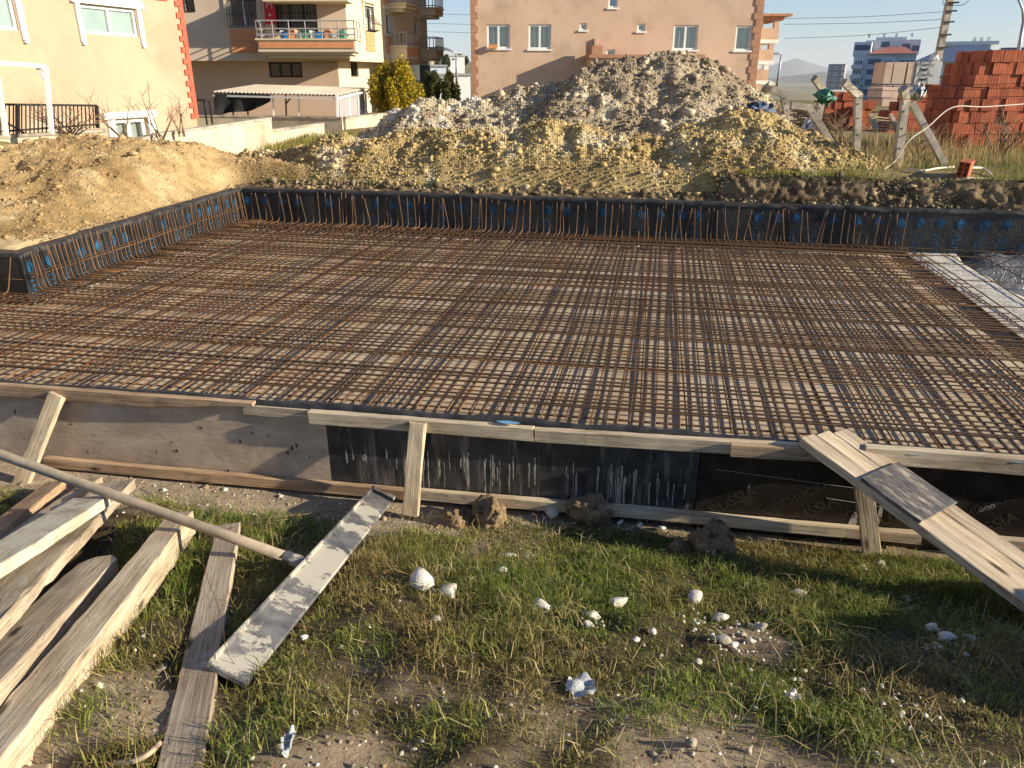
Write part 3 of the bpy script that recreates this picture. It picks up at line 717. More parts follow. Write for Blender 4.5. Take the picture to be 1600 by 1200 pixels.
# membrane upstand along the near edge of the mat
V = []; n = 200; prof = [(-.012, -.02), (-.012, .018), (.02, .022), (.06, -.01), (.10, -.06), (.16, -.12), (.24, -.150)]
for (tt, z) in prof:
    for i in range(n):
        s = -9.5+13.4*i/(n-1); w = float(fbm(s*3, tt*12, 77)); V.append(ST(s, tt+.03*w, z+.028*w*(1 if z > -.14 else .2)))
o = np_mesh('membrane_strip', V, grid_faces(n, len(prof)), M['membrane_lip'], True); tag(o, 'dusty black membrane strip folded along the near edge of the mat', 'membrane strip')
# ============================================================ NEAR FORMWORK
def panel(name, label, s0, s1, mat, ztop=-.02, zbot=-.62, t0=-.020, cat='formwork panel'):
    mb = MB(); c = [ST(s0, t0, zbot), ST(s1, t0, zbot), ST(s1, 0-.002, zbot), ST(s0, 0-.002, zbot), ST(s0, t0, ztop), ST(s1, t0, ztop), ST(s1, 0-.002, ztop), ST(s0, 0-.002, ztop)]
    mb.hexa(c); o = mb.build(name, mat); return tag(o, label, cat)
sx1, _ = onface(513, 690, -.02); sx2, _ = onface(1091, 750, -.02)
p_ply = panel('formwork_sheet', 'bare brown plywood formwork panel with nail marks on the left', -7.6, sx1-.006, M['ply'])
p_blk = panel('formwork_sheet', 'scraped black formwork panel with white cement drips in the middle', sx1, sx2-.006, M['blackply'])
p_brn = panel('formwork_sheet', 'dark brown formwork panel with faded printing under the plank ramp', sx2, 5.2, M['brownply'], t0=-.022)
def decal_pts(root, s, z, body, size, ang, mat, name, t=-.0245):
    tv, tf = text_verts(body, size); ca, sa_ = math.cos(ang), math.sin(ang)
    mb = MB(); mb.add([ST(s+v[0]*ca-v[1]*sa_, t, z+v[0]*sa_+v[1]*ca) for v in tv], tf); return mb.build(name, mat, root)
for k, sc in enumerate((0, .46, .92, 1.42)):
    s0 = sx2+.17+sc*1.02; zc = -.36-.02*(k % 2)
    decal_pts(p_brn, s0-.055, zc+.035, 'РОССИЙСКАЯ', .072, .60, M['filmprint'], 'faded_lettering')
    decal_pts(p_brn, s0+.045, zc-.045, 'RUSSIA', .098, .60, M['filmprint'], 'faded_lettering')
decal_pts(p_brn, sx2+1.62, -.30, 'ooo', .055, .5, M['drip'], 'white_mark')
# nail marks and drips
rr = random.Random(4)
for k in range(16):
    s0 = rr.uniform(-3.6, sx1-.1); z0 = rr.uniform(-.52, -.14); mb = MB(); N = 7; r = rr.uniform(.006, .014)
    mb.poly([ST(s0+r*math.cos(6.283*i/N)*rr.uniform(.5, 1.3), -.0225, z0+r*math.sin(6.283*i/N)*rr.uniform(.6, 2.2)) for i in range(N)]); mb.build('nail_mark', M['mark'], p_ply)
for k in range(64):
    s0 = sx1+.10+(sx2-sx1-.16)*rr.random()**.8; zt = rr.uniform(-.34, -.22); ln = rr.uniform(.04, .30)*(1 if s0 > sx1+.4 else .4); w = rr.uniform(.0012, .0055)*(1.5 if k % 9 == 0 else 1); mb = MB()
    n = 6; L_ = []; R_ = []
    for i in range(n+1):
        z = zt-ln*i/n; ww = w*(.5+rr.random())*(1-.4*i/n); c = s0+rr.uniform(-.003, .003); L_.append(ST(c-ww, -.0225, z)); R_.append(ST(c+ww, -.0225, z))
    mb.poly(L_+R_[::-1]); mb.build('cement_drip', M['drip'], p_blk)
for s0, z0, a, b in ((sx2+.92, -.47, .03, .10), (sx2+1.06, -.42, .018, .15), (sx2+.30, -.30, .01, .03)):
    mb = MB(); mb.poly([ST(s0-a, -.0242, z0-b*.6), ST(s0-a*.1, -.0242, z0-b*.9), ST(s0+a*.8, -.0242, z0-b*.1), ST(s0+a*.5, -.0242, z0+b*.9), ST(s0-a*.5, -.0242, z0+b*.3)]); mb.build('cement_smear', M['drip'], p_brn)
for z0, s0, L_ in ((-.20, sx2+.1, 1.0), (-.33, sx2+.75, .7)):
    mb = MB(); mb.bar(ST(s0, -.0235, z0), ST(s0+L_, -.0235, z0-.06), .0015, .003, up=(T2.x, T2.y, 0)); mb.build('scratch', M['drip'], p_brn)

# timbers ---------------------------------------------------------------
def timber(name, label, cat, p0, p1, w, h, mat, up=(0, 0, 1), roll=0.0, group=None, seed=0, taper1=None, rag=.004, ch=.004, hang=True, round1=False):
    """p0-p1 is the middle of the top face; w across, h deep; one bevelled, slightly uneven length of timber"""
    rr = random.Random(seed+len(label)); p0, p1 = Vector(p0), Vector(p1); x = (p1-p0); L = x.length; x.normalize()
    y = Vector(up).cross(x).normalized(); z = x.cross(y)
    if roll: q = Matrix.Rotation(roll, 3, x); y = q @ y; z = q @ z
    n = max(6, int(L/.10)); vs = []; fs = []
    prof = [(-w/2+ch, 0), (w/2-ch, 0), (w/2, -ch), (w/2, -h+ch), (w/2-ch, -h), (-w/2+ch, -h), (-w/2, -h+ch), (-w/2, -ch)]
    if not hang: prof = [(a, b+h/2) for a, b in prof]
    jit = [[(rr.gauss(0, 1), rr.gauss(0, 1)) for _ in prof] for _ in range(n+1)]
    bowy, bowz = rr.uniform(-.006, .006), rr.uniform(-.003, .003)
    for i in range(n+1):
        f = i/n; k = 1.0; kz = 1.0
        if taper1 and f > taper1[0]: k = 1-(1-taper1[1])*((f-taper1[0])/(1-taper1[0]))
        if round1 and f > .93: k = math.sqrt(max(.05, 1-((f-.93)/.07)**2*.8))
        for j, (a, b) in enumerate(prof):
            # neighbours share jitter a little so the arris reads as sawn and knocked
            ja, jb = jit[i][j]
            bb = b if not taper1 or f <= taper1[0] else (b*k if b < 0 else b)
            vs.append((L*f+(rr.uniform(-1, 1)*rag*1.2 if i in (0, n) else 0), a*(k if round1 else 1)+ja*rag*.35+bowy*math.sin(math.pi*f), bb+jb*rag*.25+bowz*math.sin(math.pi*f)))
    m = len(prof)
    for i in range(n):
        for j in range(m): fs.append((i*m+j, (i+1)*m+j, (i+1)*m+(j+1) % m, i*m+(j+1) % m))
    fs += [tuple(range(m)), tuple(range(n*m+m-1, n*m-1, -1))]
    me = bpy.data.meshes.new(name); me.from_pydata(vs, [], fs); me.materials.append(mat)
    o = bpy.data.objects.new(name, me); COL.objects.link(o); M4 = Matrix((x, y, z)).transposed().to_4x4(); M4.translation = p0; o.matrix_world = M4
    return tag(o, label, cat, group)
def on(px, py, t): s, z = onface(px, py, t); return ST(s, t, z)
GB = 'edge battens of the formwork'
def batten(label, a, b, t, w, h, mat, **k):
    return timber('timber_batten', label, 'batten', on(*a, t), on(*b, t), w, h, mat, group=GB, **k)
batten('splintered end batten nailed along the top of the bare plywood', (-160, 588), (396, 628), -.048, .05, .085, M['wood_brown'], seed=3, taper1=(.72, .25))
batten('set back batten between the splintered batten and the middle one', (380, 632), (560, 645), -.030, .016, .07, M['wood_grey'], seed=4)
batten('stubby pale batten on top of the black panel, behind the middle prop', (484, 641), (834, 668), -.056, .055, .085, M['wood_pale'], seed=5)
batten('long pale top batten between the stubby one and the ramp', (836, 669), (1262, 694), -.048, .05, .085, M['wood_pale'], seed=6)
batten('short batten tucked in front of the top edge beneath the ramp', (1143, 693), (1300, 702), -.104, .05, .075, M['wood_brown'], seed=8)
batten('top batten with blue paint stain to the right of the ramp', (1352, 696), (1760, 728), -.052, .06, .10, M['wood_pale'], seed=9)
batten('bottom batten along the foot of the bare plywood', (70, 713), (638, 764), -.050, .05, .075, M['wood_brown'], seed=10)
batten('bottom batten behind the earth clods', (655, 764), (968, 790), -.052, .05, .07, M['wood_pale'], seed=11)
batten('bottom batten under the printed dark panel', (962, 789), (1440, 832), -.050, .05, .07, M['wood_pale'], seed=12)
batten('bottom batten showing past the ramp at the right edge', (1545, 838), (1800, 862), -.050, .05, .07, M['wood_grey'], seed=13)
def prop(label, px0, px1, foot_t, top_t, mat, w=.10, d=.045, seed=0):
    a = on(px0[0], px0[1], top_t); r = ray(*px1); 
    b = on(px1[0], px1[1], foot_t)
    return timber('prop_board', label, 'prop', b, a, w, d, mat, up=(-T2.x, -T2.y, 0), seed=seed, rag=.006)
prop('leaning prop board at the left with a knocked edge', (86, 618), (14, 800), -.36, -.105, M['wood_pale'], .105, seed=1)
prop('upright pale prop board in front of the black panel', (652, 661), (640, 806), -.26, -.115, M['wood_pale'], .10, seed=2)
prop('prop board standing under the plank ramp', (1345, 722), (1364, 868), -.17, -.165, M['wood_pale'], .10, seed=3)
for cx, cy, sp in ((793, 663, .07), (1430, 712, .10), (1590, 724, .08)):
    s0, z0 = onface(cx, cy, -.085); mb = MB(); N = 12; rr = random.Random(cx)
    mb.poly([ST(s0+sp*math.cos(6.283*i/N)*rr.uniform(.5, 1.2), -.060+.022*math.sin(6.283*i/N), onface(cx, cy-2, -.06)[1]+.006) for i in range(N)])
    o = mb.build('paint_stain', mk('blue_spray%d' % cx, c8(74, 140, 176), c8(120, 164, 186), 40, .8, .1)); 
    host = [x for x in COL.objects if x.name.startswith('timber_batten') and x.get('label', '').startswith('stubby' if cx < 800 else 'top batten with')][0]
    mw = o.location.copy(); bpy.context.view_layer.update(); o.parent = host; o.matrix_parent_inverse = host.matrix_world.inverted()

# ramp of three planks with a scuffed film sheet
E0, E1 = atZ(1282, 673, .085), atZ(1602, 902, -.22)
ax = (E1-E0); Lr = ax.length; ax.normalize(); sd_ = Vector((ax.y, -ax.x, 0)).normalized()
if sd_.x < 0: sd_ = -sd_
E1 = E0+ax*(Lr+.8)
PW = .118
for k, (lab, e) in enumerate((('left plank of the ramp over the formwork edge', 0), ('middle plank of the ramp with splits in its grain', .02), ('right plank of the ramp, shortest at the far end', .05))):
    off = sd_*((k-1)*(PW+.004))
    timber('ramp_plank', lab, 'plank', E0+off+ax*e, E1+off+ax*.02*k, PW, .05, M['wood_grey'] if k != 1 else M['wood_pale'], seed=31+k, rag=.005, group='planks of the ramp')
nrm = sd_.cross(ax); nrm = nrm if nrm.z > 0 else -nrm
kA = .40; P = E0+ax*kA+nrm*.011
timber('plywood_scrap', 'scuffed dark film faced plywood piece lying across the ramp planks', 'plywood', P+nrm*.012, P+ax*.36+nrm*.012, .345, .018, M['rampfilm'], up=nrm, seed=41, rag=.003)

# loose timbers at the lower left
def gp(px, py, up_): return hit(px, py, up_)
GT = 'loose timbers lying on the grass'
EXC = []
def loose(label, a, b, la, lb, w, h, mat, **k):
    EXC.append((gp(*a, la), gp(*b, lb), w*.5+.01)); return timber('loose_timber', label, 'timber', gp(*a, la), gp(*b, lb), w, h, mat, group=GT, **k)
loose('rightmost loose board lying alone in the grass', (268, 1260), (357, 818), .10, .09, .125, .05, M['wood_grey'], seed=51)
loose('long square beam next to the lone board, sunlit along its right side', (-52, 1205), (283, 800), .19, .16, .125, .13, M['wood_pale'], seed=52, rag=.006)
loose('round ended brown timber in the middle of the pile', (-65, 1088), (162, 868), .17, .13, .17, .12, M['wood_grey'], seed=53, round1=True)
loose('broad brown plank under the limed board with a broken end', (-60, 985), (182, 752), .23, .17, .20, .06, M['wood_grey'], seed=54, rag=.012)
loose('limed pale green board on top of the pile', (-70, 902), (142, 776), .32, .26, .185, .055, M['wood_green'], seed=55)
loose('narrow timber half hidden behind the limed board', (-20, 862), (150, 746), .15, .09, .08, .07, M['wood_grey'], seed=56)
loose('leftmost brown timber at the back of the pile', (-60, 862), (86, 752), .17, .10, .12, .06, M['wood_brown'], seed=57)
loose('short plank end at the bottom left corner', (-60, 1236), (62, 1215), .05, .05, .10, .04, M['wood_grey'], seed=58)

# long handled float lying in the grass
B0, B1 = hit(357, 1052, .05), hit(600, 770, .10)
fl = empty('concrete_float', (B0+B1)/2, 'long handled concrete float with cement caked blade lying on the grass', 'float')
x = (B1-B0).normalized(); L = (B1-B0).length; up = Vector((.30, -.18, 1)).normalized(); y = up.cross(x).normalized(); z = x.cross(y)
prof = [(-.080, -.012), (-.078, .026), (-.071, .026), (-.066, .004), (.074, .002), (.080, -.004), (.080, -.012)]
V = []; F = []
n = 16
for i in range(n+1):
    f = i/n
    for (a, b) in prof:
        e = 0
        if i == 0: e = .035*(1 if a > 0 else 0)
        V.append(B0+x*(L*f+(-.03 if (i == 0 and a > 0) else 0)+(.02 if (i == n and a > 0) else 0))+y*(-a)+z*b)
m_ = len(prof)
for i in range(n):
    for j in range(m_): F.append((i*m_+j, i*m_+(j+1) % m_, (i+1)*m_+(j+1) % m_, (i+1)*m_+j))
F += [tuple(range(m_-1, -1, -1)), tuple(range(n*m_, n*m_+m_))]
mesh_obj('blade', V, F, M['alu'], fl); EXC.append((B0, B1, .075))
Pb = hit(474, 880, .10); Pa = atZ(0, 710, float(hit(270, 803, .20).z)+.19); Pd = (Pa-Pb)
mb = MB(); mb.tube([Pb, Pb+Pd*.25, Pb+Pd*.5, Pb+Pd*.75, Pa, Pa+Pd*.3], .0265, 14); mb.build('handle', M['pole'], fl, True)
mb = MB(); mb.tube([Pb-Pd.normalized()*.02, Pb+Pd.normalized()*.10], .031, 12); mb.build('socket', M['alu'], fl, False)

# ============================================================ STONES AND LITTER ON THE GRASS
ST_L = [(658, 915, 44, 'largest white rock in the grass right of the float blade'), (703, 931, 33, 'rounded white rock just right of the largest one'), (683, 974, 18, 'small white rock below the rounded one'),
 (845, 955, 37, 'star shaped white rock in the middle of the grass'), (966, 951, 36, 'angular white rock in the grass, with two small ones to its left'), (926, 968, 22, 'pale lump left of the angular white rock'), (919, 982, 17, 'flat chip touching the pale lump'),
 (995, 1005, 13, 'tiny white stone below the angular rock'), (1020, 992, 16, 'grey chip at the edge of the bare patch'), (1083, 944, 34, 'flat grey white slab of rock beside the bare patch'), (1124, 972, 26, 'grey slab near the right crumbled stones'),
 (1128, 1006, 22, 'white stone at the head of the bare earth'), (1146, 1014, 14, 'small white stone touching the one at the head of the bare earth'), (1190, 986, 19, 'cream stone right of the bare earth patch'), (1247, 936, 28, 'flat round pale slab lying in green grass on the right'),
 (783, 898, 19, 'pale pointed chip in the upper middle grass'), (797, 874, 19, 'white splinter of rock above the pointed chip'), (822, 876, 13, 'small splinter right of the white splinter'), (1415, 940, 15, 'white stone in the shadow below the ramp'), (1376, 888, 18, 'white crumb cluster stone near the prop foot'),
 (1348, 894, 17, 'crumbled white stone left of the one near the prop foot'), (1452, 990, 24, 'broken white stone in deep shadow'), (1478, 1004, 22, 'white stone right of the broken one in shadow'), (1514, 1004, 18, 'square white fragment at the far right in shadow'), (1090, 1040, 13, 'small white pebble on the bare earth edge'),
 (738, 910, 12, 'small white pebble right of the rounded rock'), (475, 1003, 12, 'white pebble beside the float blade'), (860, 806, 44, 'white plaster lump between the earth clods'), (1000, 826, 15, 'white chip right of the earth clods'), (970, 820, 16, 'pale blue white chip at the foot of the right clod'), (1035, 830, 14, 'lone pale chip on the ledge')]
for k, (px, py, w, lab) in enumerate(ST_L):
    P = hit(px, py); d = (P-Vector((0, 0, CAMZ))).length; r = w*d/F0*.57
    rock('white_stone', P+Vector((0, 0, r*.30+.015)), r, M['stone'], lab, 'stone', 'white stones in the grass', .62 if w > 20 else .5, .12, 100+k, cuts=14)
CR = []
for k, (px, py, w, lab) in enumerate(((768, 800, 74, 'knobbly earth clod left of the white plaster lump'), (916, 800, 80, 'knobbly brown earth clod right of the white plaster lump'), (708, 806, 46, 'low dark clod beside the middle prop foot'), (1112, 852, 92, 'big dry earth clod in the grass left of the ramp'), (1060, 850, 44, 'small dark clod left of the big dry clod'))):
    P = hit(px, py+14); d = (P-Vector((0, 0, CAMZ))).length; r = w*d/F0*.38
    M.setdefault('clodmat', mk('dry_clod', c8(122, 100, 74), c8(176, 152, 116), 9, .95, .9, .03, stain=c8(84, 64, 42), stain_scale=9, fine=40))
    rock('earth_clod', P+Vector((0, 0, r*.5)), r, M['clodmat'], lab, 'clod', 'earth clods', .85, 1.05, 300+k, cuts=2)
    m_ = 260; a_ = NR.rand(m_)*6.283; q_ = r*(.5+1.9*NR.rand(m_)**1.6); xx, yy = P.x+q_*np.cos(a_), P.y-.02+q_*np.sin(a_)*.7; kk = inv(xx, yy)[1] < -.09; xx, yy = xx[kk], yy[kk]
    CR.append(np.stack([xx, yy, ground_z(xx, yy)], 1))
def scrap(label, px, py, w, h, mat, cat, name, seed):
    P = hit(px, py, .035); d = (P-Vector((0, 0, CAMZ))).length; a, b = w*d/F0/2, h*d/F0/2/.7; rr = random.Random(seed); n = 9; V = []
    for j in range(n):
        for i in range(n):
            u, v = i/(n-1)*2-1, j/(n-1)*2-1; e = (1-.28*(u*u*v*v))*(1+.10*rr.uniform(-1, 1)*(abs(u) == 1 or abs(v) == 1))
            V.append((P.x+a*u*e, P.y+b*v*e, P.z+.008*rr.random()+.014*math.sin(u*4+seed)*math.cos(v*3)))
    o = np_mesh(name, V, grid_faces(n, n), mat, True); tag(o, label, cat); return o
scrap('crumpled clear plastic scrap lying in the grass near the bottom', 907, 1072, 44, 30, M['film'], 'plastic scrap', 'plastic_scrap', 3)
scrap('narrow white plastic sliver near the lone board', 450, 1160, 16, 34, M['film'], 'plastic scrap', 'plastic_scrap', 5)
scrap('white sheet scrap stuck behind the left clod', 736, 776, 30, 26, M['film'], 'plastic scrap', 'plastic_scrap', 8)
scrap('grey paper scrap on the bare earth at the right', 1238, 1088, 22, 14, M['cloth'], 'paper scrap', 'paper_scrap', 9)
# curled wood sliver and tie wires
def wire(name, label, cat, pts, r, mat, n=6):
    mb = MB(); P = [Vector(p) for p in pts]; Q = []
    for i in range(len(P)-1):
        a, b, c, d = P[max(i-1, 0)], P[i], P[i+1], P[min(i+2, len(P)-1)]
        for k in range(6):
            u = k/6; Q.append(.5*((2*b)+(-a+c)*u+(2*a-5*b+4*c-d)*u*u+(-a+3*b-3*c+d)*u**3))
    Q.append(P[-1]); mb.tube(Q, r, n); o = mb.build(name, mat, None, True); return tag(o, label, cat)
wire('tie_wire', 'thin rusty tie wire looping over the lone board', 'wire', [hit(398, 815, .02), hit(330, 838, .12), hit(318, 880, .12), hit(345, 960, .13), hit(352, 1010, .12), hit(368, 1040, .05)], .0012, M['rebar'])
wire('dry_stalk', 'long pale dry stalk lying above the float blade', 'stalk', [hit(395, 812, .04), hit(450, 806, .07), hit(520, 799, .06), hit(570, 796, .05)], .002, M['twig'])
wire('wood_sliver', 'curled wood sliver near the bottom left', 'wood sliver', [hit(178, 1192, .02), hit(205, 1190, .04), hit(232, 1178, .06), hit(250, 1160, .07)], .008, M['wood_pale'])
for k, (a, b) in enumerate((((292, 745), (320, 788)), ((318, 748), (350, 790)), ((355, 770), (372, 800)))):
    wire('dry_stalk', ('left', 'middle', 'right')[k]+' of three dry stalks against the concrete ledge', 'stalk', [hit(*b, .02), hit(*b, .02)+(hit(*a, .15)-hit(*b, .02))*.5+Vector((.02, 0, .02)), hit(*a, .15)], .0022, M['twig'])

# ============================================================ GRASS
def blades(name, P, h, w, cols, lean=.6, dirs=None):
    keep = np.ones(len(P), bool)
    for a, b, hw in EXC:
        ax_, ay_ = b.x-a.x, b.y-a.y; L2 = ax_*ax_+ay_*ay_; u = np.clip(((P[:, 0]-a.x)*ax_+(P[:, 1]-a.y)*ay_)/L2, 0, 1)
        keep &= np.hypot(P[:, 0]-a.x-u*ax_, P[:, 1]-a.y-u*ay_) > hw
    P, h, w, cols = P[keep], h[keep], w[keep], cols[keep]
    n = len(P); an = NR.rand(n)*6.283 if dirs is None else dirs
    ld = NR.rand(n)*6.283; l = lean*NR.rand(n)
    sx_, sy_ = np.cos(an)*w, np.sin(an)*w
    lx, ly = np.cos(ld)*l*h, np.sin(ld)*l*h
    V = np.zeros((n, 5, 3))
    V[:, 0] = P+np.stack([sx_, sy_, 0*w], 1); V[:, 1] = P-np.stack([sx_, sy_, 0*w], 1)
    mid = P+np.stack([lx*.35, ly*.35, h*.6], 1); V[:, 2] = mid+np.stack([sx_, sy_, 0*w], 1)*.8; V[:, 3] = mid-np.stack([sx_, sy_, 0*w], 1)*.8
    V[:, 4] = P+np.stack([lx, ly, h*np.maximum(1-.42*l, .25)], 1)
    b = (np.arange(n)*5)[:, None]
    F = np.concatenate([b+np.array([0, 1, 3]), b+np.array([0, 3, 2]), b+np.array([2, 3, 4])])
    C = np.repeat(cols, 5, 0); 
    o = np_mesh(name, V.reshape(-1, 3), F, M['blades'], False, cols=C); return tag(o, kind='stuff')
N = 520000
x = NR.uniform(-3.6, 3.6, N); y = NR.uniform(.9, 4.9, N); s, t = inv(x, y)
keep = (t < -.12) & (np.abs(x) < .72*y+.75) & (t > -3.6)
x, y, s, t = x[keep], y[keep], s[keep], t[keep]
bmv = bare_mask(x, y); cl = fbm(x*3.0, y*3.0, 61, 4); pr = (1-bmv*.97)*np.clip(.62+2.3*cl, .08, 1)
keep = NR.rand(len(x)) < pr
x, y, cl = x[keep], y[keep], cl[keep]
big = sstep(-.05, .25, fbm(x*1.5, y*1.5, 71)+.12); n = len(x)
h = (.018+.052*NR.rand(n)**1.9)*(.6+.9*big); wd = NR.uniform(.0011, .0025, n)
dry = np.clip(.36+1.7*fbm(x*1.3+3, y*1.3, 81)+.7*(NR.rand(n)-.5), 0, 1)
GR = mix3(c8(66, 92, 30), c8(134, 152, 58), NR.rand(n)); DR = mix3(c8(184, 162, 104), c8(112, 86, 54), NR.rand(n))
cols = GR*(1-dry[:, None])+DR*dry[:, None]
blades('grass', np.stack([x, y, ground_z(x, y)-.004], 1), h, wd, cols, 1.9)
# lush tufts
tc = [(640, 845), (700, 850), (230, 790), (215, 830), (1085, 1100), (1060, 1085), (130, 1120), (360, 1180), (420, 1140), (560, 1010), (1290, 970), (1180, 930), (520, 840), (860, 880), (930, 900), (600, 870), (380, 990), (1000, 1120), (740, 1010), (1330, 1110), (1560, 1090), (700, 1130), (470, 960), (1010, 880), (1130, 900)]
PP = []; 
for q in tc:
    c = hit(*q); k = 200; a = NR.rand(k)*6.283; r_ = .16*NR.rand(k)**.7; PP.append(np.stack([c.x+r_*np.cos(a), c.y+r_*np.sin(a)], 1))
PP = np.concatenate(PP); s, t = inv(PP[:, 0], PP[:, 1]); PP = PP[t < -.14]; n = len(PP)
blades('grass', np.stack([PP[:, 0], PP[:, 1], ground_z(PP[:, 0], PP[:, 1])-.004], 1), NR.uniform(.035, .085, n), NR.uniform(.0012, .0026, n), mix3(c8(96, 116, 44), c8(156, 162, 76), NR.rand(n)), 1.5)
v, f, c = clods(np.concatenate(CR), (.004, .030), mix3(c8(112, 92, 66), c8(176, 152, 116), NR.rand(sum(len(q) for q in CR)))); o = np_mesh('soil_crumbs', v, f, M['clod'], False, cols=c); tag(o, kind='stuff')
chips = []
for px, py, rx, ry, m_ in ((1105, 960, 45, 30, 60), (1140, 1005, 40, 22, 50), (1480, 1000, 50, 20, 60), (1360, 892, 40, 14, 40), (805, 885, 36, 22, 40), (860, 812, 60, 12, 50), (985, 826, 40, 8, 30), (1190, 980, 30, 20, 30), (925, 978, 24, 12, 20), (735, 915, 30, 12, 16), (1420, 1110, 60, 50, 40), (1240, 1080, 60, 60, 40), (560, 1170, 120, 30, 9)):
    for _ in range(int(m_*.6)): 
        P = hit(px+R.gauss(0, rx*.55), py+R.gauss(0, ry*.55)); chips.append((P.x, P.y, P.z+.012))
v, f, c = clods(np.array(chips), (.006, .030), mix3(c8(176, 168, 146), c8(222, 218, 204), NR.rand(len(chips))), (.25, .6)); o = np_mesh('white_chips', v, f, M['clod'], False, cols=c); tag(o, kind='stuff')
n = 5200; x = NR.uniform(-2.6, 2.6, n); y = NR.uniform(1.2, 4.4, n); k = (inv(x, y)[1] < -.2) & (fbm(x*1.6, y*1.6, 66) > -.08); x, y = x[k], y[k]; n = len(x)
blades('straw_litter', np.stack([x, y, ground_z(x, y)+NR.uniform(.005, .04, n)], 1), NR.uniform(.03, .10, n), NR.uniform(.0009, .0019, n), mix3(c8(186, 164, 108), c8(214, 196, 146), NR.rand(n)), 3.2)
# dry weeds and grass behind the far wall
n = 26000; x = NR.uniform(4.2, 13, n); y = NR.uniform(9.8, 15.5, n); s, t = inv(x, y); k = (t > T_FAR(s)+.55) & (fbm(x*.9, y*.9, 91)+.12 > NR.rand(n)*.4-.12); x, y = x[k], y[k]; n = len(x)
tall = sstep(-.2, .25, fbm(x*.8, y*.8, 93)+.08)*sstep(10.6, 11.4, y)
blades('dry_grass', np.stack([x, y, ground_z(x, y)-.01], 1), (.06+.10*NR.rand(n))+.42*tall*NR.rand(n)**1.5, NR.uniform(.002, .005, n), np.where((tall > .35)[:, None], mix3(c8(150, 128, 84), c8(186, 162, 112), NR.rand(n)), mix3(c8(90, 108, 44), c8(150, 140, 70), NR.rand(n))), .7)
n = 9000; s_ = NR.uniform(-5.2, 9, n); t_ = T_FAR(s_)+NR.uniform(.30, .62, n); k = (fbm(s_*1.4, t_*2, 95) > -.02) & ((s_ > 1.3) | (s_ < -2.5)); s_, t_ = s_[k], t_[k]; n = len(s_); x = O2.x+U2.x*s_+T2.x*t_; y = O2.y+U2.y*s_+T2.y*t_
zz = np.where(s_ > 1.6, .79, ground_z(x, y)+.06)
blades('bank_grass', np.stack([x, y, zz], 1), NR.uniform(.03, .10, n), NR.uniform(.002, .005, n), mix3(c8(104, 116, 50), c8(160, 148, 76), NR.rand(n)), .9)
n = 7000; x = NR.uniform(-6.0, -2.2, n); y = NR.uniform(14.8, 19, n); k = fbm(x, y, 97)+.2 > 0; x, y = x[k], y[k]; n = len(x)
blades('grass', np.stack([x, y, ground_z(x, y)-.01], 1), NR.uniform(.08, .28, n), NR.uniform(.004, .010, n), mix3(c8(110, 124, 54), c8(170, 150, 84), NR.rand(n)), .9)
n = 2500; s_ = NR.uniform(-8.5, -6.2, n); t_ = NR.uniform(4.0, 4.6, n)-.25*(s_+7); x = O2.x+U2.x*s_+T2.x*t_; y = O2.y+U2.y*s_+T2.y*t_
blades('grass', np.stack([x, y, ground_z(x, y)+.02], 1), NR.uniform(.03, .08, n), NR.uniform(.002, .004, n), mix3(c8(104, 120, 50), c8(150, 146, 70), NR.rand(n)), .9)
# roots and crumbs of soil on the bank; gravel chips at the formwork foot
n = 11000; s_ = NR.uniform(-5.2, 9.5, n); f_ = NR.rand(n); t_ = T_FAR(s_)+.22+.16*f_; z_ = np.where(s_ > 1.6, .42+.36*f_, .40+.14*f_)
P = np.stack([O2.x+U2.x*s_+T2.x*t_, O2.y+U2.y*s_+T2.y*t_, z_], 1)
v, f, c = clods(P, (.010, .09), mix3(c8(74, 58, 42), c8(160, 142, 110), NR.rand(n))); o = np_mesh('soil_clods', v, f, M['clod'], False, cols=c); tag(o, kind='stuff')
n = 16000; x = NR.uniform(-3.4, 3.4, n); y = NR.uniform(1.0, 4.9, n); s_, t_ = inv(x, y); k = (t_ < -.08) & (NR.rand(n) < .25+.9*bare_mask(x, y)); x, y = x[k], y[k]; n = len(x)
v, f, c = clods(np.stack([x, y, ground_z(x, y)], 1), (.003, .030), mix3(c8(128, 108, 82), c8(212, 206, 190), NR.rand(n)**2.5)); o = np_mesh('gravel_chips', v, f, M['clod'], False, cols=c); tag(o, kind='stuff')
n = 700; s_ = NR.uniform(S_LEFT+.02, 3.8, n); t_ = T_FAR(s_)-NR.uniform(.02, .25, n); l = NR.rand(n) < .4; s_ = np.where(l, S_LEFT+NR.uniform(.02, .2, n), s_); t_ = np.where(l, NR.uniform(T_CORN, 6.4, n), t_)
v, f, c = clods(np.stack([O2.x+U2.x*s_+T2.x*t_, O2.y+U2.y*s_+T2.y*t_, np.full(n, -.14)], 1), (.006, .035), mix3(c8(190, 184, 168), c8(214, 210, 198), NR.rand(n))); o = np_mesh('rubble_crumbs', v, f, M['clod'], False, cols=c); tag(o, kind='stuff')
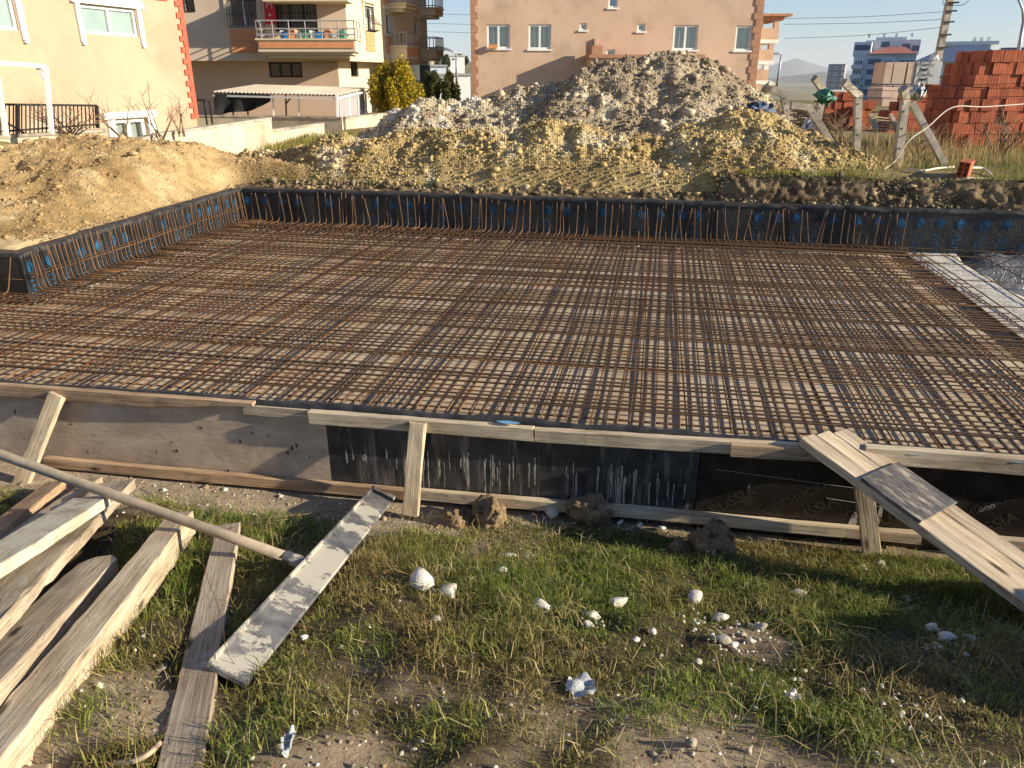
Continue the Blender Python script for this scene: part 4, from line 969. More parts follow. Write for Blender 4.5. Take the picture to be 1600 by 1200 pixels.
# ============================================================ BUILDINGS
def window(F, root, r, d=-.10, mull=1, frame='white', glass='glass', curtain='curtain', fw=.05, inner=True, parent=None):
    a0, a1, z0, z1 = r; mb = MB(); k = fw
    mb.fbox(F, a0, a0+k, d-.04, d+.02, z0, z1); mb.fbox(F, a1-k, a1, d-.04, d+.02, z0, z1)
    mb.fbox(F, a0+k, a1-k, d-.04, d+.02, z0, z0+k); mb.fbox(F, a0+k, a1-k, d-.04, d+.02, z1-k, z1)
    for i in range(mull):
        c = a0+(a1-a0)*(i+1)/(mull+1); mb.fbox(F, c-k*.6, c+k*.6, d-.038, d+.022, z0+k, z1-k)
    w = mb.build('window', M[frame], root)
    g = MB(); g.poly([F.pt(a0+k, d-.01, z0+k), F.pt(a1-k, d-.01, z0+k), F.pt(a1-k, d-.01, z1-k), F.pt(a0+k, d-.01, z1-k)]); g.build('pane', M[glass], w)
    if curtain:
        n = max(8, int((a1-a0)/.06)); V = []; Fc = []
        for i in range(n+1):
            a = a0+(a1-a0)*i/n; dd = d-.14+.025*math.sin(i*1.9); V += [F.pt(a, dd, z0), F.pt(a, dd, z1)]
        for i in range(n): Fc.append((2*i, 2*i+2, 2*i+3, 2*i+1))
        mesh_obj('curtain', V, Fc, M[curtain], w)
    b = MB(); e = .02; b.poly([F.pt(a0-e, d-.30, z0-e), F.pt(a1+e, d-.30, z0-e), F.pt(a1+e, d-.30, z1+e), F.pt(a0-e, d-.30, z1+e)]); 
    for (u0, u1, v0, v1) in ((a0-e, a0-e, z0-e, z1+e), (a1+e, a1+e, z0-e, z1+e)): b.poly([F.pt(u0, d-.03, v0), F.pt(u0, d-.30, v0), F.pt(u0, d-.30, v1), F.pt(u0, d-.03, v1)])
    b.build('room', M['interior'], w)
    return w
# ---- yellow house on the left
Y1 = 18.0; c0 = atY(128, 30, Y1); F = FY = Fr((c0.x, c0.y), (.30, .954))
ac = F.px(295, 100)[0]; a_l = -14.0; z_t = 6.5; z_b = .1
yh = empty('yellow_house', F.pt(ac/2, -3, z_b), 'yellow rendered house with red corner blocks at the left edge of the photo', 'house')
w1 = F.rect(128, 11, 213, 55); w0 = F.rect(-60, -40, 20, 45); wb = F.rect(180, 184, 232, 226)
mb = MB(); holed_wall(mb, F, a_l, ac, z_b, z_t, [w1, w0, wb], 0, .16)
ob = MB(); 
mb.poly([F.pt(ac, 0, z_b), F.pt(ac, -9, z_b), F.pt(ac, -9, z_t), F.pt(ac, 0, z_t)]); mb.poly([F.pt(a_l, 0, z_b), F.pt(a_l, 0, z_t), F.pt(a_l, -9, z_t), F.pt(a_l, -9, z_b)]); mb.poly([F.pt(a_l, -9, z_b), F.pt(a_l, -9, z_t), F.pt(ac, -9, z_t), F.pt(ac, -9, z_b)])
mb.build('wall', M['yellow'], yh)
mb = MB(); mb.fbox(F, a_l-.4, ac+.4, -9.4, .4, z_t, z_t+.2); mb.build('roof', M['redtrim'], yh)
for r, m_ in ((w1, 1), (w0, 1)):
    window(F, yh, r, -.06, m_, 'white', 'glass_pale', None, .055)
    b = MB(); b.poly([F.pt(r[0], -.10, r[2]), F.pt(r[1], -.10, r[2]), F.pt(r[1], -.10, r[3]), F.pt(r[0], -.10, r[3])]); b.build('blind', M['blind'], yh)
    mb = MB(); a0, a1, z0, z1 = r; t = .10
    mb.fbox(F, a0-t-.14, a1+t+.14, .002, .075, z1+.02, z1+.16); mb.fbox(F, a0-t-.10, a1+t+.10, .002, .05, z1+.16, z1+.22)
    mb.fbox(F, a0-t-.05, a0-.02, .002, .05, z0-.16, z1+.02); mb.fbox(F, a1+.02, a1+t+.05, .002, .05, z0-.16, z1+.02)
    mb.fbox(F, a0-t-.03, a0-.035, .002, .065, z0-.22, z0-.12); mb.fbox(F, a1+.035, a1+t+.03, .002, .065, z0-.22, z0-.12); mb.build('window_trim', M['white'], yh)
window(F, yh, wb, -.10, 1, 'white', 'glass_pale', 'curtain', .10)
mb = MB(); a0, a1, z0, z1 = wb; mb.fbox(F, a0-.3, a1+.3, .002, .06, z1, z1+.14); mb.fbox(F, a0-.22, a0, .002, .05, z0, z1); mb.fbox(F, a1, a1+.22, .002, .05, z0, z1); mb.build('window_trim', M['white'], yh)
zz = z_b+.9; k = 0
while zz < z_t-.25:                                     # red corner blocks, long and short in turn
    h = .13; wd = .22 if k % 2 == 0 else .10
    mb = MB(); mb.fbox(F, ac-wd, ac+.05, -(.5 if k % 2 else .28), .035, zz, zz+h-.004); mb.build('corner_block', M['redtrim'], yh); zz += h; k += 1
mb = MB(); za = F.px(262, 2)[1]; mb.fbox(F, ac-1.6, ac-.47, .002, .03, za, za+.18); mb.build('red_band', M['redtrim'], yh)
# ---- balcony building
YB = 30.0; FB = Fr((0, YB), (1, 0)); q = lambda x0, y0, x1, y1, d=0: FB.rect(x0, y0, x1, y1, d)
bb = empty('apartment_block', (-9, YB+4, .2), 'grey beige apartment block with terracotta panels and a cluttered front balcony', 'apartment block')
aR, zO = FB.px(546, 95); aL = -16.0; zT = 8.0
DO = -.75                                              # lower storey sits back
h1 = q(288, -2, 304, 18); h2 = q(357, -22, 401, 42); h3 = q(430, 4, 495, 49)
mb = MB(); holed_wall(mb, FB, aL, aR, zO, zT, [h1, h2, h3], 0, .18)
mb.poly([FB.pt(aL, 0, zO), FB.pt(aL, DO-.1, zO), FB.pt(aR, DO-.1, zO), FB.pt(aR, 0, zO)])
mb.build('wall', M['greige'], bb)
FS = Fr((FB.pt(aR, 0, 0).x, YB), (.20, .98)); Ls = FS.px(668, 60)[0]
s_h = [FS.rect(569, 10, 583, 49), FS.rect(601, 20, 611, 55), FS.rect(646, 32, 654, 62)]
mb = MB(); holed_wall(mb, FS, .0, Ls, zO, zT, s_h, 0, .15); mb.poly([FS.pt(Ls, 0, zO), FS.pt(Ls, -9, zO), FS.pt(Ls, -9, zT), FS.pt(Ls, 0, zT)])
mb.poly([FS.pt(0, 0, zO), FS.pt(0, -2, zO), FS.pt(Ls, -2, zO), FS.pt(Ls, 0, zO)]); mb.build('side_wall', M['cream'], bb)
mb = MB(); mb.hexa([FB.pt(aL, 0, zT), FB.pt(aR, 0, zT), FS.pt(Ls, 0, zT), FB.pt(aL, -12, zT), FB.pt(aL, 0, zT+.2), FB.pt(aR, 0, zT+.2), FS.pt(Ls, 0, zT+.2), FB.pt(aL, -12, zT+.2)]); mb.build('roof', M['greige'], bb)
# lower storey
FL = Fr((0, YB-DO), (1, 0)); aLR = FL.px(531, 140)[0]; hl = FL.rect(420, 97, 472, 121)
mb = MB(); holed_wall(mb, FL, aL, aLR, .0, zO, [hl], 0, .16); mb.build('lower_wall', M['pinkish'], bb)
FLS = Fr((FL.pt(aLR, 0, 0).x, YB-DO), (.22, .976)); hs = FLS.rect(548, 97, 560, 120); mb = MB(); Lls = FLS.px(640, 130)[0]
holed_wall(mb, FLS, 0, Lls, .0, zO, [hs], 0, .16); mb.build('lower_side_wall', M['cream'], bb)
window(FL, bb, hl, -.08, 2, 'grille', 'glass_dark', None, .06); window(FLS, bb, hs, -.08, 0, 'grille', 'glass_dark', None, .05)
window(FB, bb, h1, -.12, 0, 'grille', 'glass_dark', None, .04); window(FB, bb, h2, -.10, 1, 'white', 'glass', 'curtain', .05); window(FB, bb, h3, -.14, 2, 'grille', 'glass', 'curtain', .05)
for r in s_h: window(FS, bb, r, -.10, 1, 'white', 'glass', 'curtain', .06)
# window grilles
def grille(F, root, r, d=.02, n=10, bow=0.0):
    a0, a1, z0, z1 = r; mb = MB()
    for i in range(n+1):
        a = a0+(a1-a0)*i/n
        mb.tube([F.pt(a, d, z1), F.pt(a, d+.02, z0+(z1-z0)*.6), F.pt(a, d+bow, z0+(z1-z0)*.25), F.pt(a, d+bow*.8, z0+.05), F.pt(a, d, z0)], .011, 5)
    for f in (0, .3, .65, 1):
        z = z0+(z1-z0)*f; mb.tube([F.pt(a0, d+bow*(.9 if f == .3 else 0), z), F.pt(a1, d+bow*(.9 if f == .3 else 0), z)], .011, 5)
    mb.build('window_grille', M['iron'], root)
grille(FB, bb, h2, .03, 12, .30); grille(FB, bb, h3, .02, 14); grille(FB, bb, h1, .02, 5); grille(FS, bb, s_h[0], .03, 6, .3)
def panels(F, root, r, n, mat='terra', d=.03):
    a0, a1, z0, z1 = r; h = (z1-z0)/n
    for i in range(n):
        mb = MB(); mb.fbox(F, a0, a1, .002, d, z0+h*i+.012, z0+h*(i+1)-.012); mb.build('facing_panel', M[mat], root)
panels(FB, bb, q(361, 46, 404, 83), 4)
for r in s_h: panels(FS, bb, (r[0], r[1], zO+.35, r[2]-.03), 4); panels(FS, bb, (r[0]+.02, r[1], r[3]+.30, r[3]+1.2), 2)
for F_, r in ((FB, h2), (FS, s_h[0]), (FS, s_h[1]), (FS, s_h[2])):
    mb = MB(); mb.fbox(F_, r[0]-.15, r[0], .002, .05, r[2], r[3]+.1); mb.fbox(F_, r[1], r[1]+.15, .002, .05, r[2], r[3]+.1); mb.fbox(F_, r[0]-.2, r[1]+.2, .002, .09, r[3]+.10, r[3]+.24); mb.build('window_trim', M['cream'], bb)
# front balcony
b0, b1, bz0, bz1 = FB.rect(404, 63, 556, 90, 1.1); bd = 1.15
mb = MB(); mb.fbox(FB, b0, b1, .002, bd, bz0+.18, bz1); mb.fbox(FB, b0+.12, b1-.12, .002, bd-.12, bz0+.09, bz0+.18); mb.fbox(FB, b0+.24, b1-.24, .002, bd-.24, bz0, bz0+.09)
mb.fbox(FB, b0-.06, b1+.06, .003, bd+.06, bz1, bz1+.06); mb.build('balcony_slab', M['cream'], bb)
mb = MB(); mb.fbox(FB, b0+.05, b1-.05, bd+.002, bd+.03, bz0+.30, bz1-.05); mb.build('balcony_band', M['terra'], bb)
mb = MB(); zr0 = bz1+.06; zr1 = zr0+.55
for pa, pb in (((b0, bd), (b1, bd)), ((b1, bd), (b1, .05)), ((b0, bd), (b0, .05))):
    for z in (zr0+.12, zr0+.3, zr1): mb.tube([FB.pt(pa[0], pa[1], z), FB.pt(pb[0], pb[1], z)], .022, 6)
    L = math.hypot(pb[0]-pa[0], pb[1]-pa[1]); n = max(2, int(L/.5))
    for i in range(n+1):
        f = i/n; mb.tube([FB.pt(pa[0]+(pb[0]-pa[0])*f, pa[1]+(pb[1]-pa[1])*f, zr0-.01), FB.pt(pa[0]+(pb[0]-pa[0])*f, pa[1]+(pb[1]-pa[1])*f, zr1)], .022, 6)
mb.build('balcony_railing', M['facgrey'], bb)
for k, a in enumerate(np.linspace(b0+.9, b1-.5, 9)):
    tag(MB().fbox(FB, a-.10-.06*(k % 2), a+.10, .5, .9, zr0, zr0+(.22, .30, .18, .26, .2)[k % 5]).build('storage_box', M[('bluepl', 'terra', 'cloth', 'greenpl', 'curtain')[k % 5]]), ('blue tub', 'brown flower box', 'pale bundle', 'green crate', 'white box', 'second blue tub', 'second brown flower box', 'second pale bundle', 'second green crate')[k]+' standing on the front balcony, counted from its left end', 'balcony storage')
for k, a in enumerate((440, 452, 463, 474, 486)):
    a_, z_ = FB.px(a, 47, .9); V = []; n = 7
    for j in range(n):
        for i in range(5): V.append(FB.pt(a_-.11+.055*i, .75+.03*math.sin(i*2+j), z_-.5*j/(n-1)*(1+.1*math.sin(i*3+k))))
    o = np_mesh('laundry', V, grid_faces(5, n), M['cloth'], True); tag(o, ('first', 'second', 'third', 'fourth', 'fifth')[k]+' pale garment from the left drying behind the front balcony railing', 'laundry')
# balcony of the storey above, its soffit and side fascia
mb = MB(); u0, u1, uz0, _ = FB.rect(412, -10, 545, 3, .9); mb.fbox(FB, u0, u1, .002, 1.1, uz0, uz0+.5); mb.build('upper_balcony', M['cream'], bb)
# side balconies, stacked
for (x0, x1, yb, yt, nm) in ((612, 630, 92, 73, 1), (660, 672, 90, 78, 2), (658, 671, 22, 12, 3), (610, 628, 12, 6, 4)):
    f0, f1, z0, z1 = FS.rect(x0, x1 and yt, x1, yb, .45); f0, f1 = FS.px(x0, (yb+yt)/2, .1)[0], FS.px(x1, (yb+yt)/2, .1)[0]; f1 = max(f1, f0+1.2)
    mb = MB(); mb.fbox(FS, f0, f1, .002, .75, z0, z1); mb.fbox(FS, f0+.1, f1-.1, .002, .6, z0-.12, z0); mb.fbox(FS, f0-.05, f1+.05, .002, .8, z1, z1+.06); mb.build('side_balcony', M['cream'], bb)
    mb = MB(); mb.fbox(FS, f0+.06, f1-.06, .752, .775, z0+.12, z1-.05); mb.build('balcony_band', M['terra'], bb)
    mb = MB()
    for z in (z1+.12, z1+.55): mb.tube([FS.pt(f0, .02, z), FS.pt(f0, .75, z), FS.pt(f1, .75, z), FS.pt(f1, .02, z)], .02, 5)
    for i in range(8): mb.tube([FS.pt(f0+(f1-f0)*i/7, .75, z1), FS.pt(f0+(f1-f0)*i/7, .75, z1+.55)], .02, 5)
    for i in range(4): mb.tube([FS.pt(f0, .18*i+.1, z1), FS.pt(f0, .18*i+.1, z1+.55)], .02, 5)
    mb.build('balcony_railing', M['facgrey'], bb)
for x in (667,):
    a, _ = FS.px(x, 110, -.3); mb = MB(); mb.fbox(FS, a-.2, a+.2, -.6, -.2, -.5, zO); mb.build('column', M['slate'], bb)
# flag
f0, f1, fz0, fz1 = FB.rect(413, -14, 430, 38, .25); V = []; n = 9
def fp(u, v, off=0): return FB.pt(f0+(f1-f0)*u, .30+.03*math.sin(v*9+u*4)+off, fz1+(fz0-fz1)*v)
fo = np_mesh('flag', [fp(i/6, j/24) for j in range(25) for i in range(7)], grid_faces(7, 25), M['flag'], True); tag(fo, 'red flag with white crescent and star hanging beside the front balcony', 'flag')
mb = MB(); asp = (fz1-fz0)/(f1-f0); C = []; N = 22; cu, cv, R1 = .5, .45, .30
for i in range(N+1):
    an = math.radians(-48+276*i/N); C.append((cu+R1*math.cos(an), cv-R1*math.sin(an)/asp))
I_ = []
for i in range(N+1):
    an = math.radians(-38+256*i/N); I_.append((cu+.235*math.cos(an), cv-(.07-.0+.235*math.sin(an)-.12)/asp))
for i in range(N): mb.poly([fp(*C[i], .012), fp(*C[i+1], .012), fp(*I_[i+1], .012), fp(*I_[i], .012)])
mb.build('crescent', M['white'], fo); mb = MB(); pts = []
for i in range(10):
    r = .14 if i % 2 == 0 else .06; an = math.radians(-90+36*i); pts.append(fp(.5+r*math.cos(an), .72+r*math.sin(an)/asp, .012))
mb.add([fp(.5, .72, .012)]+pts, [(0, 1+i, 1+(i+1) % 10) for i in range(10)]); mb.build('star', M['white'], fo)
# ---- peach building
YP = 32.5; FP = Fr((0, YP), (.995, .03)); pb_ = empty('peach_building', (5, YP+4, .5), 'plain peach rendered building with quoined corners behind the tallest heap', 'apartment block')
p0, _ = FP.px(737, 80); p1, _ = FP.px(1187, 60); pz0, pz1 = -.5, 8.0
wins = [(761, 38, 797, 76, 1), (826, 38, 861, 77, 1), (906, 36, 917, 47, 0), (996, 37, 1008, 49, 0), (1052, 39, 1090, 78, 1), (1149, 40, 1174, 79, 0), (951, -10, 965, 12, 0), (947, 77, 961, 97, 0)]
hr = [FP.rect(*w[:4]) for w in wins]
mb = MB(); holed_wall(mb, FP, p0, p1, pz0, pz1, hr, 0, .16)
mb.poly([FP.pt(p0, 0, pz0), FP.pt(p0, 0, pz1), FP.pt(p0, -10, pz1), FP.pt(p0, -10, pz0)]); mb.poly([FP.pt(p1, 0, pz0), FP.pt(p1, -10, pz0), FP.pt(p1, -10, pz1), FP.pt(p1, 0, pz1)]); mb.poly([FP.pt(p0, -10, pz0), FP.pt(p0, -10, pz1), FP.pt(p1, -10, pz1), FP.pt(p1, -10, pz0)])
mb.build('wall', M['peach'], pb_); mb = MB(); mb.fbox(FP, p0-.3, p1+.3, -10.3, .3, pz1, pz1+.2); mb.build('roof', M['rooftile'], pb_)
for w, r in zip(wins, hr):
    big = w[2]-w[0] > 20
    window(FP, pb_, r, -.07, w[4], 'white', 'glass' if big else 'glass_dark', 'curtain' if big else None, .07 if big else .06)
    mb = MB(); mb.fbox(FP, r[0]-.06, r[1]+.06, .002, .05, r[2]-.06, r[2]); mb.build('sill', M['white'], pb_)
zz, k = pz0, 0
while zz < pz1-.2:
    for a, sg in ((p0, 1), (p1, -1)):
        wd = .26 if k % 2 else .17; mb = MB(); a0, a1 = (a-.03, a+wd) if sg > 0 else (a-wd-.06, a+.03); mb.fbox(FP, a0, a1, -.25, .035, zz, zz+.235); mb.build('quoin_block', M['quoin'], pb_)
    zz += .24; k += 1
r = FP.rect(928, 60, 932, 92); mb = MB(); mb.fbox(FP, r[0], r[1], .002, .1, r[2]-1, r[3]); mb.build('downpipe', M['peach'], pb_)
# low lean to whose shadow crosses the facade
r = FP.rect(915, 92, 960, 140); mb = MB(); mb.fbox(FP, r[0], r[1]+3.0, .002, 1.6, -.5, r[3]); mb.build('annex', M['peach'], pb_); mb = MB(); mb.fbox(FP, r[0]-.08, r[1]+3.1, .003, 1.7, r[3], r[3]+.12); mb.build('annex_coping', M['quoin'], pb_)
mb = MB(); mb.fbox(FP, r[0]+.1, r[0]+.5, .3, .9, r[3]+.12, r[3]+.45); mb.build('annex_chimney', M['quoin'], pb_)
fl_ = FP.rect(763, 71, 777, 77, .1); tag(MB().fbox(FP, fl_[0], fl_[1], .06, .2, hr[0][2], hr[0][2]+.14).build('flower_box', M['terra']), 'terracotta flower box on the leftmost window sill of the peach building', 'flower box')
# ---- open balcony tower behind its right corner
YT = 37.5; FT = Fr((0, YT), (1, 0)); t0, _ = FT.px(1180, 80); t1, _ = FT.px(1222, 60)
tw = empty('balcony_tower', ((t0+t1)/2, YT, 0), 'narrow peach block of open balconies behind the right corner of the peach building', 'apartment block')
zz = [FT.px(1200, y)[1] for y in (150, 126, 106, 97, 70, 60, 30, 25)]
mb = MB()
for za, zb_ in ((zz[1], zz[2]+.05), (zz[3], zz[4]), (zz[5], zz[5]+.9)): 
    pass
lv = [FT.px(1200, y)[1] for y in (128, 97, 64, 28)]          # slab levels
for i, z in enumerate(lv):
    mb = MB(); mb.fbox(FT, t0, t1-(.0 if i == 3 else .25*(3-i)*.5), -2.5, 0, z-.10, z+.06); mb.build('slab', M['white' if i < 3 else 'quoin'], tw)
    if i < 3:
        e = t1-.25*(3-i)*.5-.05; mb = MB(); mb.fbox(FT, t0, e, -.12, -.01, z+.06, z+.52); mb.fbox(FT, e-.1, e, -2.4, -.12, z+.06, z+.52); mb.build('parapet', M['peach'], tw)
        mb = MB(); pass
        for p_ in ((e-.22, e-.02, -.3, -.02, z+.52), (t0+.05, t0+.25, -.3, -.02, z+.52), (e-.75, e-.45, -2.45, -2.3, z+.06)): MB().fbox(FT, *p_, lv[i+1]-.10).build('post', M['peach' if i else 'white'], tw)
        mb = MB(); mb.fbox(FT, t0, e-.35, -2.5, -2.35, z+.06, lv[i+1]-.10); mb.build('back_wall', M['quoin'], tw)  # darker wall colour stands in for the dim inside of the balconies
mb = MB(); mb.fbox(FT, t0-.2, t1+.25, -2.7, .3, lv[3]+.06, lv[3]+.16); mb.build('roof', M['quoin'], tw); mb = MB(); mb.fbox(FT, t0, t1-.7, -2.5, -.02, -2, lv[0]-.1); mb.build('base_wall', M['peach'], tw)
# ---- garden walls
def wall3(label, pts, h0, th=.16, mat='conc_wall'):
    root = empty('garden_wall', (*pts[0][:2], h0), label, 'wall'); mb = MB(); cp = MB()
    for a, b in zip(pts[:-1], pts[1:]):
        a, b = Vector(a), Vector(b); d = Vector((b.x-a.x, b.y-a.y, 0)).normalized(); n = Vector((d.y, -d.x, 0))*th/2
        mb.hexa([Vector((a.x, a.y, h0))+n, Vector((b.x, b.y, h0))+n, Vector((b.x, b.y, h0))-n, Vector((a.x, a.y, h0))-n, a+n, b+n, b-n, a-n])
        n2 = n*1.25; u = Vector((0, 0, .003)); u2 = Vector((0, 0, .05)); cp.hexa([a+n2+u, b+n2+u, b-n2+u, a-n2+u, a+n2+u2, b+n2+u2, b-n2+u2, a-n2+u2])
    mb.build('wall_body', M[mat], root); cp.build('coping', M['conc_post'], root); return root
wall3('low concrete wall under the iron railing at the left edge', [atY(-120, 226, 12.6), atY(0, 216, 13.2), atY(165, 206, 14.0)], .0)
wall3('long pale concrete garden wall sloping up from the yellow house window', [atY(196, 226, 14.6), atY(240, 213, 15.2), atY(420, 187, 17.5)], .0)
wall3('short pale wall stepping down before the shed', [atY(421, 206, 18.4), atY(503, 195, 19.6)], .0)
wall3('concrete wall carrying the shed posts', [atY(280, 182, 23), atY(420, 184, 23), atY(536, 186, 22.6), atY(612, 178, 25)], .0)
# iron railing on the left wall
rl = empty('railing', atY(80, 205, 13.4), 'black iron railing on the low wall before the yellow house', 'railing')
A_, B_ = atY(-80, 162, 12.8), atY(151, 165, 13.9); A2, B2 = atY(-80, 220, 12.8), atY(153, 202, 13.9); mb = MB()
mb.bar(A_, B_, .035); mb.build('top_rail', M['iron'], rl); mb = MB(); mb.bar(A2+Vector((0, 0, .08)), B2+Vector((0, 0, .08)), .03); mb.build('bottom_rail', M['iron'], rl)
for i in range(37):
    f = i/36; w = .05 if i in (0, 16, 36) else .016; mb = MB(); mb.bar(A2+(B2-A2)*f+Vector((0, 0, .02)), A_+(B_-A_)*f, w, up=(1, 0, 0)); mb.build('baluster', M['iron'], rl)
mb = MB(); mb.bar(atY(-60, 150, 13), atY(38, 208, 13.2), .03); mb.build('stair_rail', M['iron'], rl)
# white pergola frame
pg = empty('pergola_frame', atY(80, 205, 13.0), 'white steel pergola frame in front of the yellow house', 'frame'); 
for a, b, w in ((atY(71, 104, 13), atY(81, 208, 13), .06), (atY(-8, 100, 12.6), atY(10, 212, 12.6), .06), (atY(-60, 93, 12.4), atY(72, 104, 13), .06)):
    mb = MB(); mb.bar(a, b, w, up=(1, .1, 0) if abs(a.z-b.z) > .4 else (0, 0, 1)); mb.build('post' if abs(a.z-b.z) > .4 else 'beam', M['white'], pg)
mb = MB(); mb.bar(atY(58, 104, 12.98), atY(70, 124, 12.98), .05); mb.build('brace', M['white'], pg)
# ---- shed
sh = empty('shed', atY(450, 185, 23.5), 'open shed with a pale corrugated sheet roof before the apartment block', 'shed')
c = [atY(332, 144, 23.4), atY(526, 149, 22.8), atY(573, 138, 26.0), atY(400, 133, 26.4)]
nu, nv = 160, 6; V = []
for j in range(nv):
    for i in range(nu):
        u, v = i/(nu-1), j/(nv-1); p = (c[0]*(1-u)+c[1]*u)*(1-v)+(c[3]*(1-u)+c[2]*u)*v; V.append((p.x, p.y, p.z+.035*math.sin(i/(nu-1)*2*math.pi*32)))
np_mesh('roof_sheet', V, grid_faces(nu, nv), M['roofsheet'], True, sh)
for px, yb, Y in ((335, 182, 23.4), (363, 182, 23.4), (386, 182, 23.4), (426, 184, 23.2), (446, 184, 23.2), (466, 184, 23.1), (526, 186, 22.8), (545, 183, 24.2), (558, 181, 25.2), (571, 178, 25.9)):
    mb = MB(); t = atY(px, 143, Y); b = atY(px+1.5, yb, Y); mb.bar(b, t-Vector((0, 0, .05)), .06 if px > 520 else .035, up=(1, 0, 0)); mb.build('post', M['white' if px > 420 and px != 446 else 'iron'], sh)
mb = MB(); mb.bar(atY(446, 163, 23.2), atY(456, 151, 23.1), .03); mb.build('brace', M['iron'], sh)
mb = MB(); mb.bar(c[0]-Vector((0, 0, .09)), c[1]-Vector((0, 0, .09)), .05); mb.bar(c[1]-Vector((0, 0, .09)), c[2]-Vector((0, 0, .09)), .05); mb.build('eaves_beam', M['white'], sh)
for a, b in (((531, 545)), ((547, 558)), ((560, 570))):
    Ya, Yb = 23.0+(a-528)*.07, 23.0+(b-528)*.07; mb = MB(); mb.poly([atY(a, 185-(a-528)*.15, Ya), atY(b, 185-(b-528)*.15, Yb), atY(b-1, 147-(b-528)*.2, Yb), atY(a-1, 149-(a-528)*.2, Ya)]); mb.build('side_panel', M['facgrey'], sh)
V = []
for j in range(9):
    for i in range(26):
        u, v = i/25, j/8; x = 336+86*u; yt = 146+.5*u; yb = 182-22*u**1.4-3*math.sin(u*7); p = atY(x, yt+(yb-yt)*v, 23.3); V.append((p.x, p.y-.08*math.sin(u*16+v*2)*v, p.z))
o = np_mesh('black_tarp', V, grid_faces(26, 9), M['blackcloth'], True); tag(o, 'black cloth tarp hanging from the shed eaves', 'tarp')
# chair behind the wall by the yellow house corner
ch = empty('garden_chair', atY(310, 182, 22.4), 'dark plastic garden chair by the corner of the yellow house', 'chair'); Pc = atY(312, 182, 22.4)
mb = MB(); mb.bar(Pc+Vector((-.25, 0, .45)), Pc+Vector((.3, 0, .42)), .5, .05); mb.build('seat', M['grille'], ch)
mb = MB(); mb.bar(Pc+Vector((-.26, 0, .45)), Pc+Vector((-.40, 0, .95)), .5, .05, up=(0, 1, 0)); mb.build('backrest', M['grille'], ch)
for dx, dy in ((-.2, -.2), (.25, -.2), (-.2, .2), (.25, .2)): mb = MB(); mb.bar(Pc+Vector((dx, dy, -.5)), Pc+Vector((dx, dy, .43)), .04, up=(1, 0, 0)); mb.build('leg', M['grille'], ch)

# ============================================================ RIGHT: BRICKS, POSTS, PALLETS
def brick_mesh(w=.19, d=.19, h=.185):
    mb = MB(); g = .006; n = 4
    # fluted front and back faces
    vs = []; fs = []
    xs = []; 
    for i in range(n): xs += [(-w/2+w*i/n+.004, 0), (-w/2+w*(i+1)/n-.004, 0), (-w/2+w*(i+1)/n, g)] if i < n-1 else [(-w/2+w*i/n+.004, 0), (w/2, 0)]
    xs[0] = (-w/2, 0)
    loop = [(x, -d/2+y) for x, y in xs]+[(x, d/2-y) for x, y in xs[::-1]]
    k = len(loop)
    mb.add([(x, y, 0) for x, y in loop]+[(x, y, h) for x, y in loop], [(i, (i+1) % k, k+(i+1) % k, k+i) for i in range(k)]+[tuple(range(k-1, -1, -1)), tuple(range(k, 2*k))])
    m = bpy.data.meshes.new('brick'); m.from_pydata(mb.v, [], mb.f); m.materials.append(M['brick']); return m
BRM = brick_mesh()
def brick_at(root, P, rz=0, s=(1, 1, 1)):
    o = bpy.data.objects.new('brick', BRM); COL.objects.link(o); o.parent = root; o.location = Vector(P)-root.location; o.rotation_euler = (R.gauss(0, .012), R.gauss(0, .012), rz+R.gauss(0, .035)); o.scale = s
def stack(label, P0, nx, ny, heights, pitch=.198, hz=.188, rz=0.0, only_shell=True, jig=.008):
    root = empty('brick_stack', P0, label, 'brick stack'); ca, sa_ = math.cos(rz), math.sin(rz)
    for r in range(max(heights)):
        off = .5*pitch*(r % 2)*.6
        for i in range(nx):
            for j in range(ny):
                hh = heights[i]
                if r >= hh: continue
                if only_shell and 0 < i < nx-1 and 0 < j < ny-1 and r < hh-1 and r < heights[max(i-1, 0)]-0: continue
                x = (i+.5)*pitch+off*(1 if j == 0 else .3)+R.gauss(0, jig)*.6; y = (j+.5)*pitch+R.gauss(0, jig)*(2.2 if j == 0 else 1); z = r*hz
                brick_at(root, (P0[0]+x*ca-y*sa_, P0[1]+x*sa_+y*ca, P0[2]+z), rz, (1, 1, R.uniform(.97, 1.0)))
    return root
Pb0 = atY(1484, 228, 13.6); Pb0.z = .72
stack('big stack of orange red hollow bricks at the right edge', Pb0, 11, 5, [6, 8, 9, 9, 9, 9, 9, 9, 9, 9, 9], rz=.05)
P_ = atY(1284, 198, 19.5); P_.z = .72
stack('low row of red bricks between the leaning post and the grey upright post', P_, 6, 3, [4, 5, 5, 5, 4, 4], rz=.02)
P_ = atY(1388, 196, 18.5); P_.z = .72
stack('stepped brick pile behind the braced fence post', P_, 5, 3, [3, 4, 5, 5, 6], rz=.03)
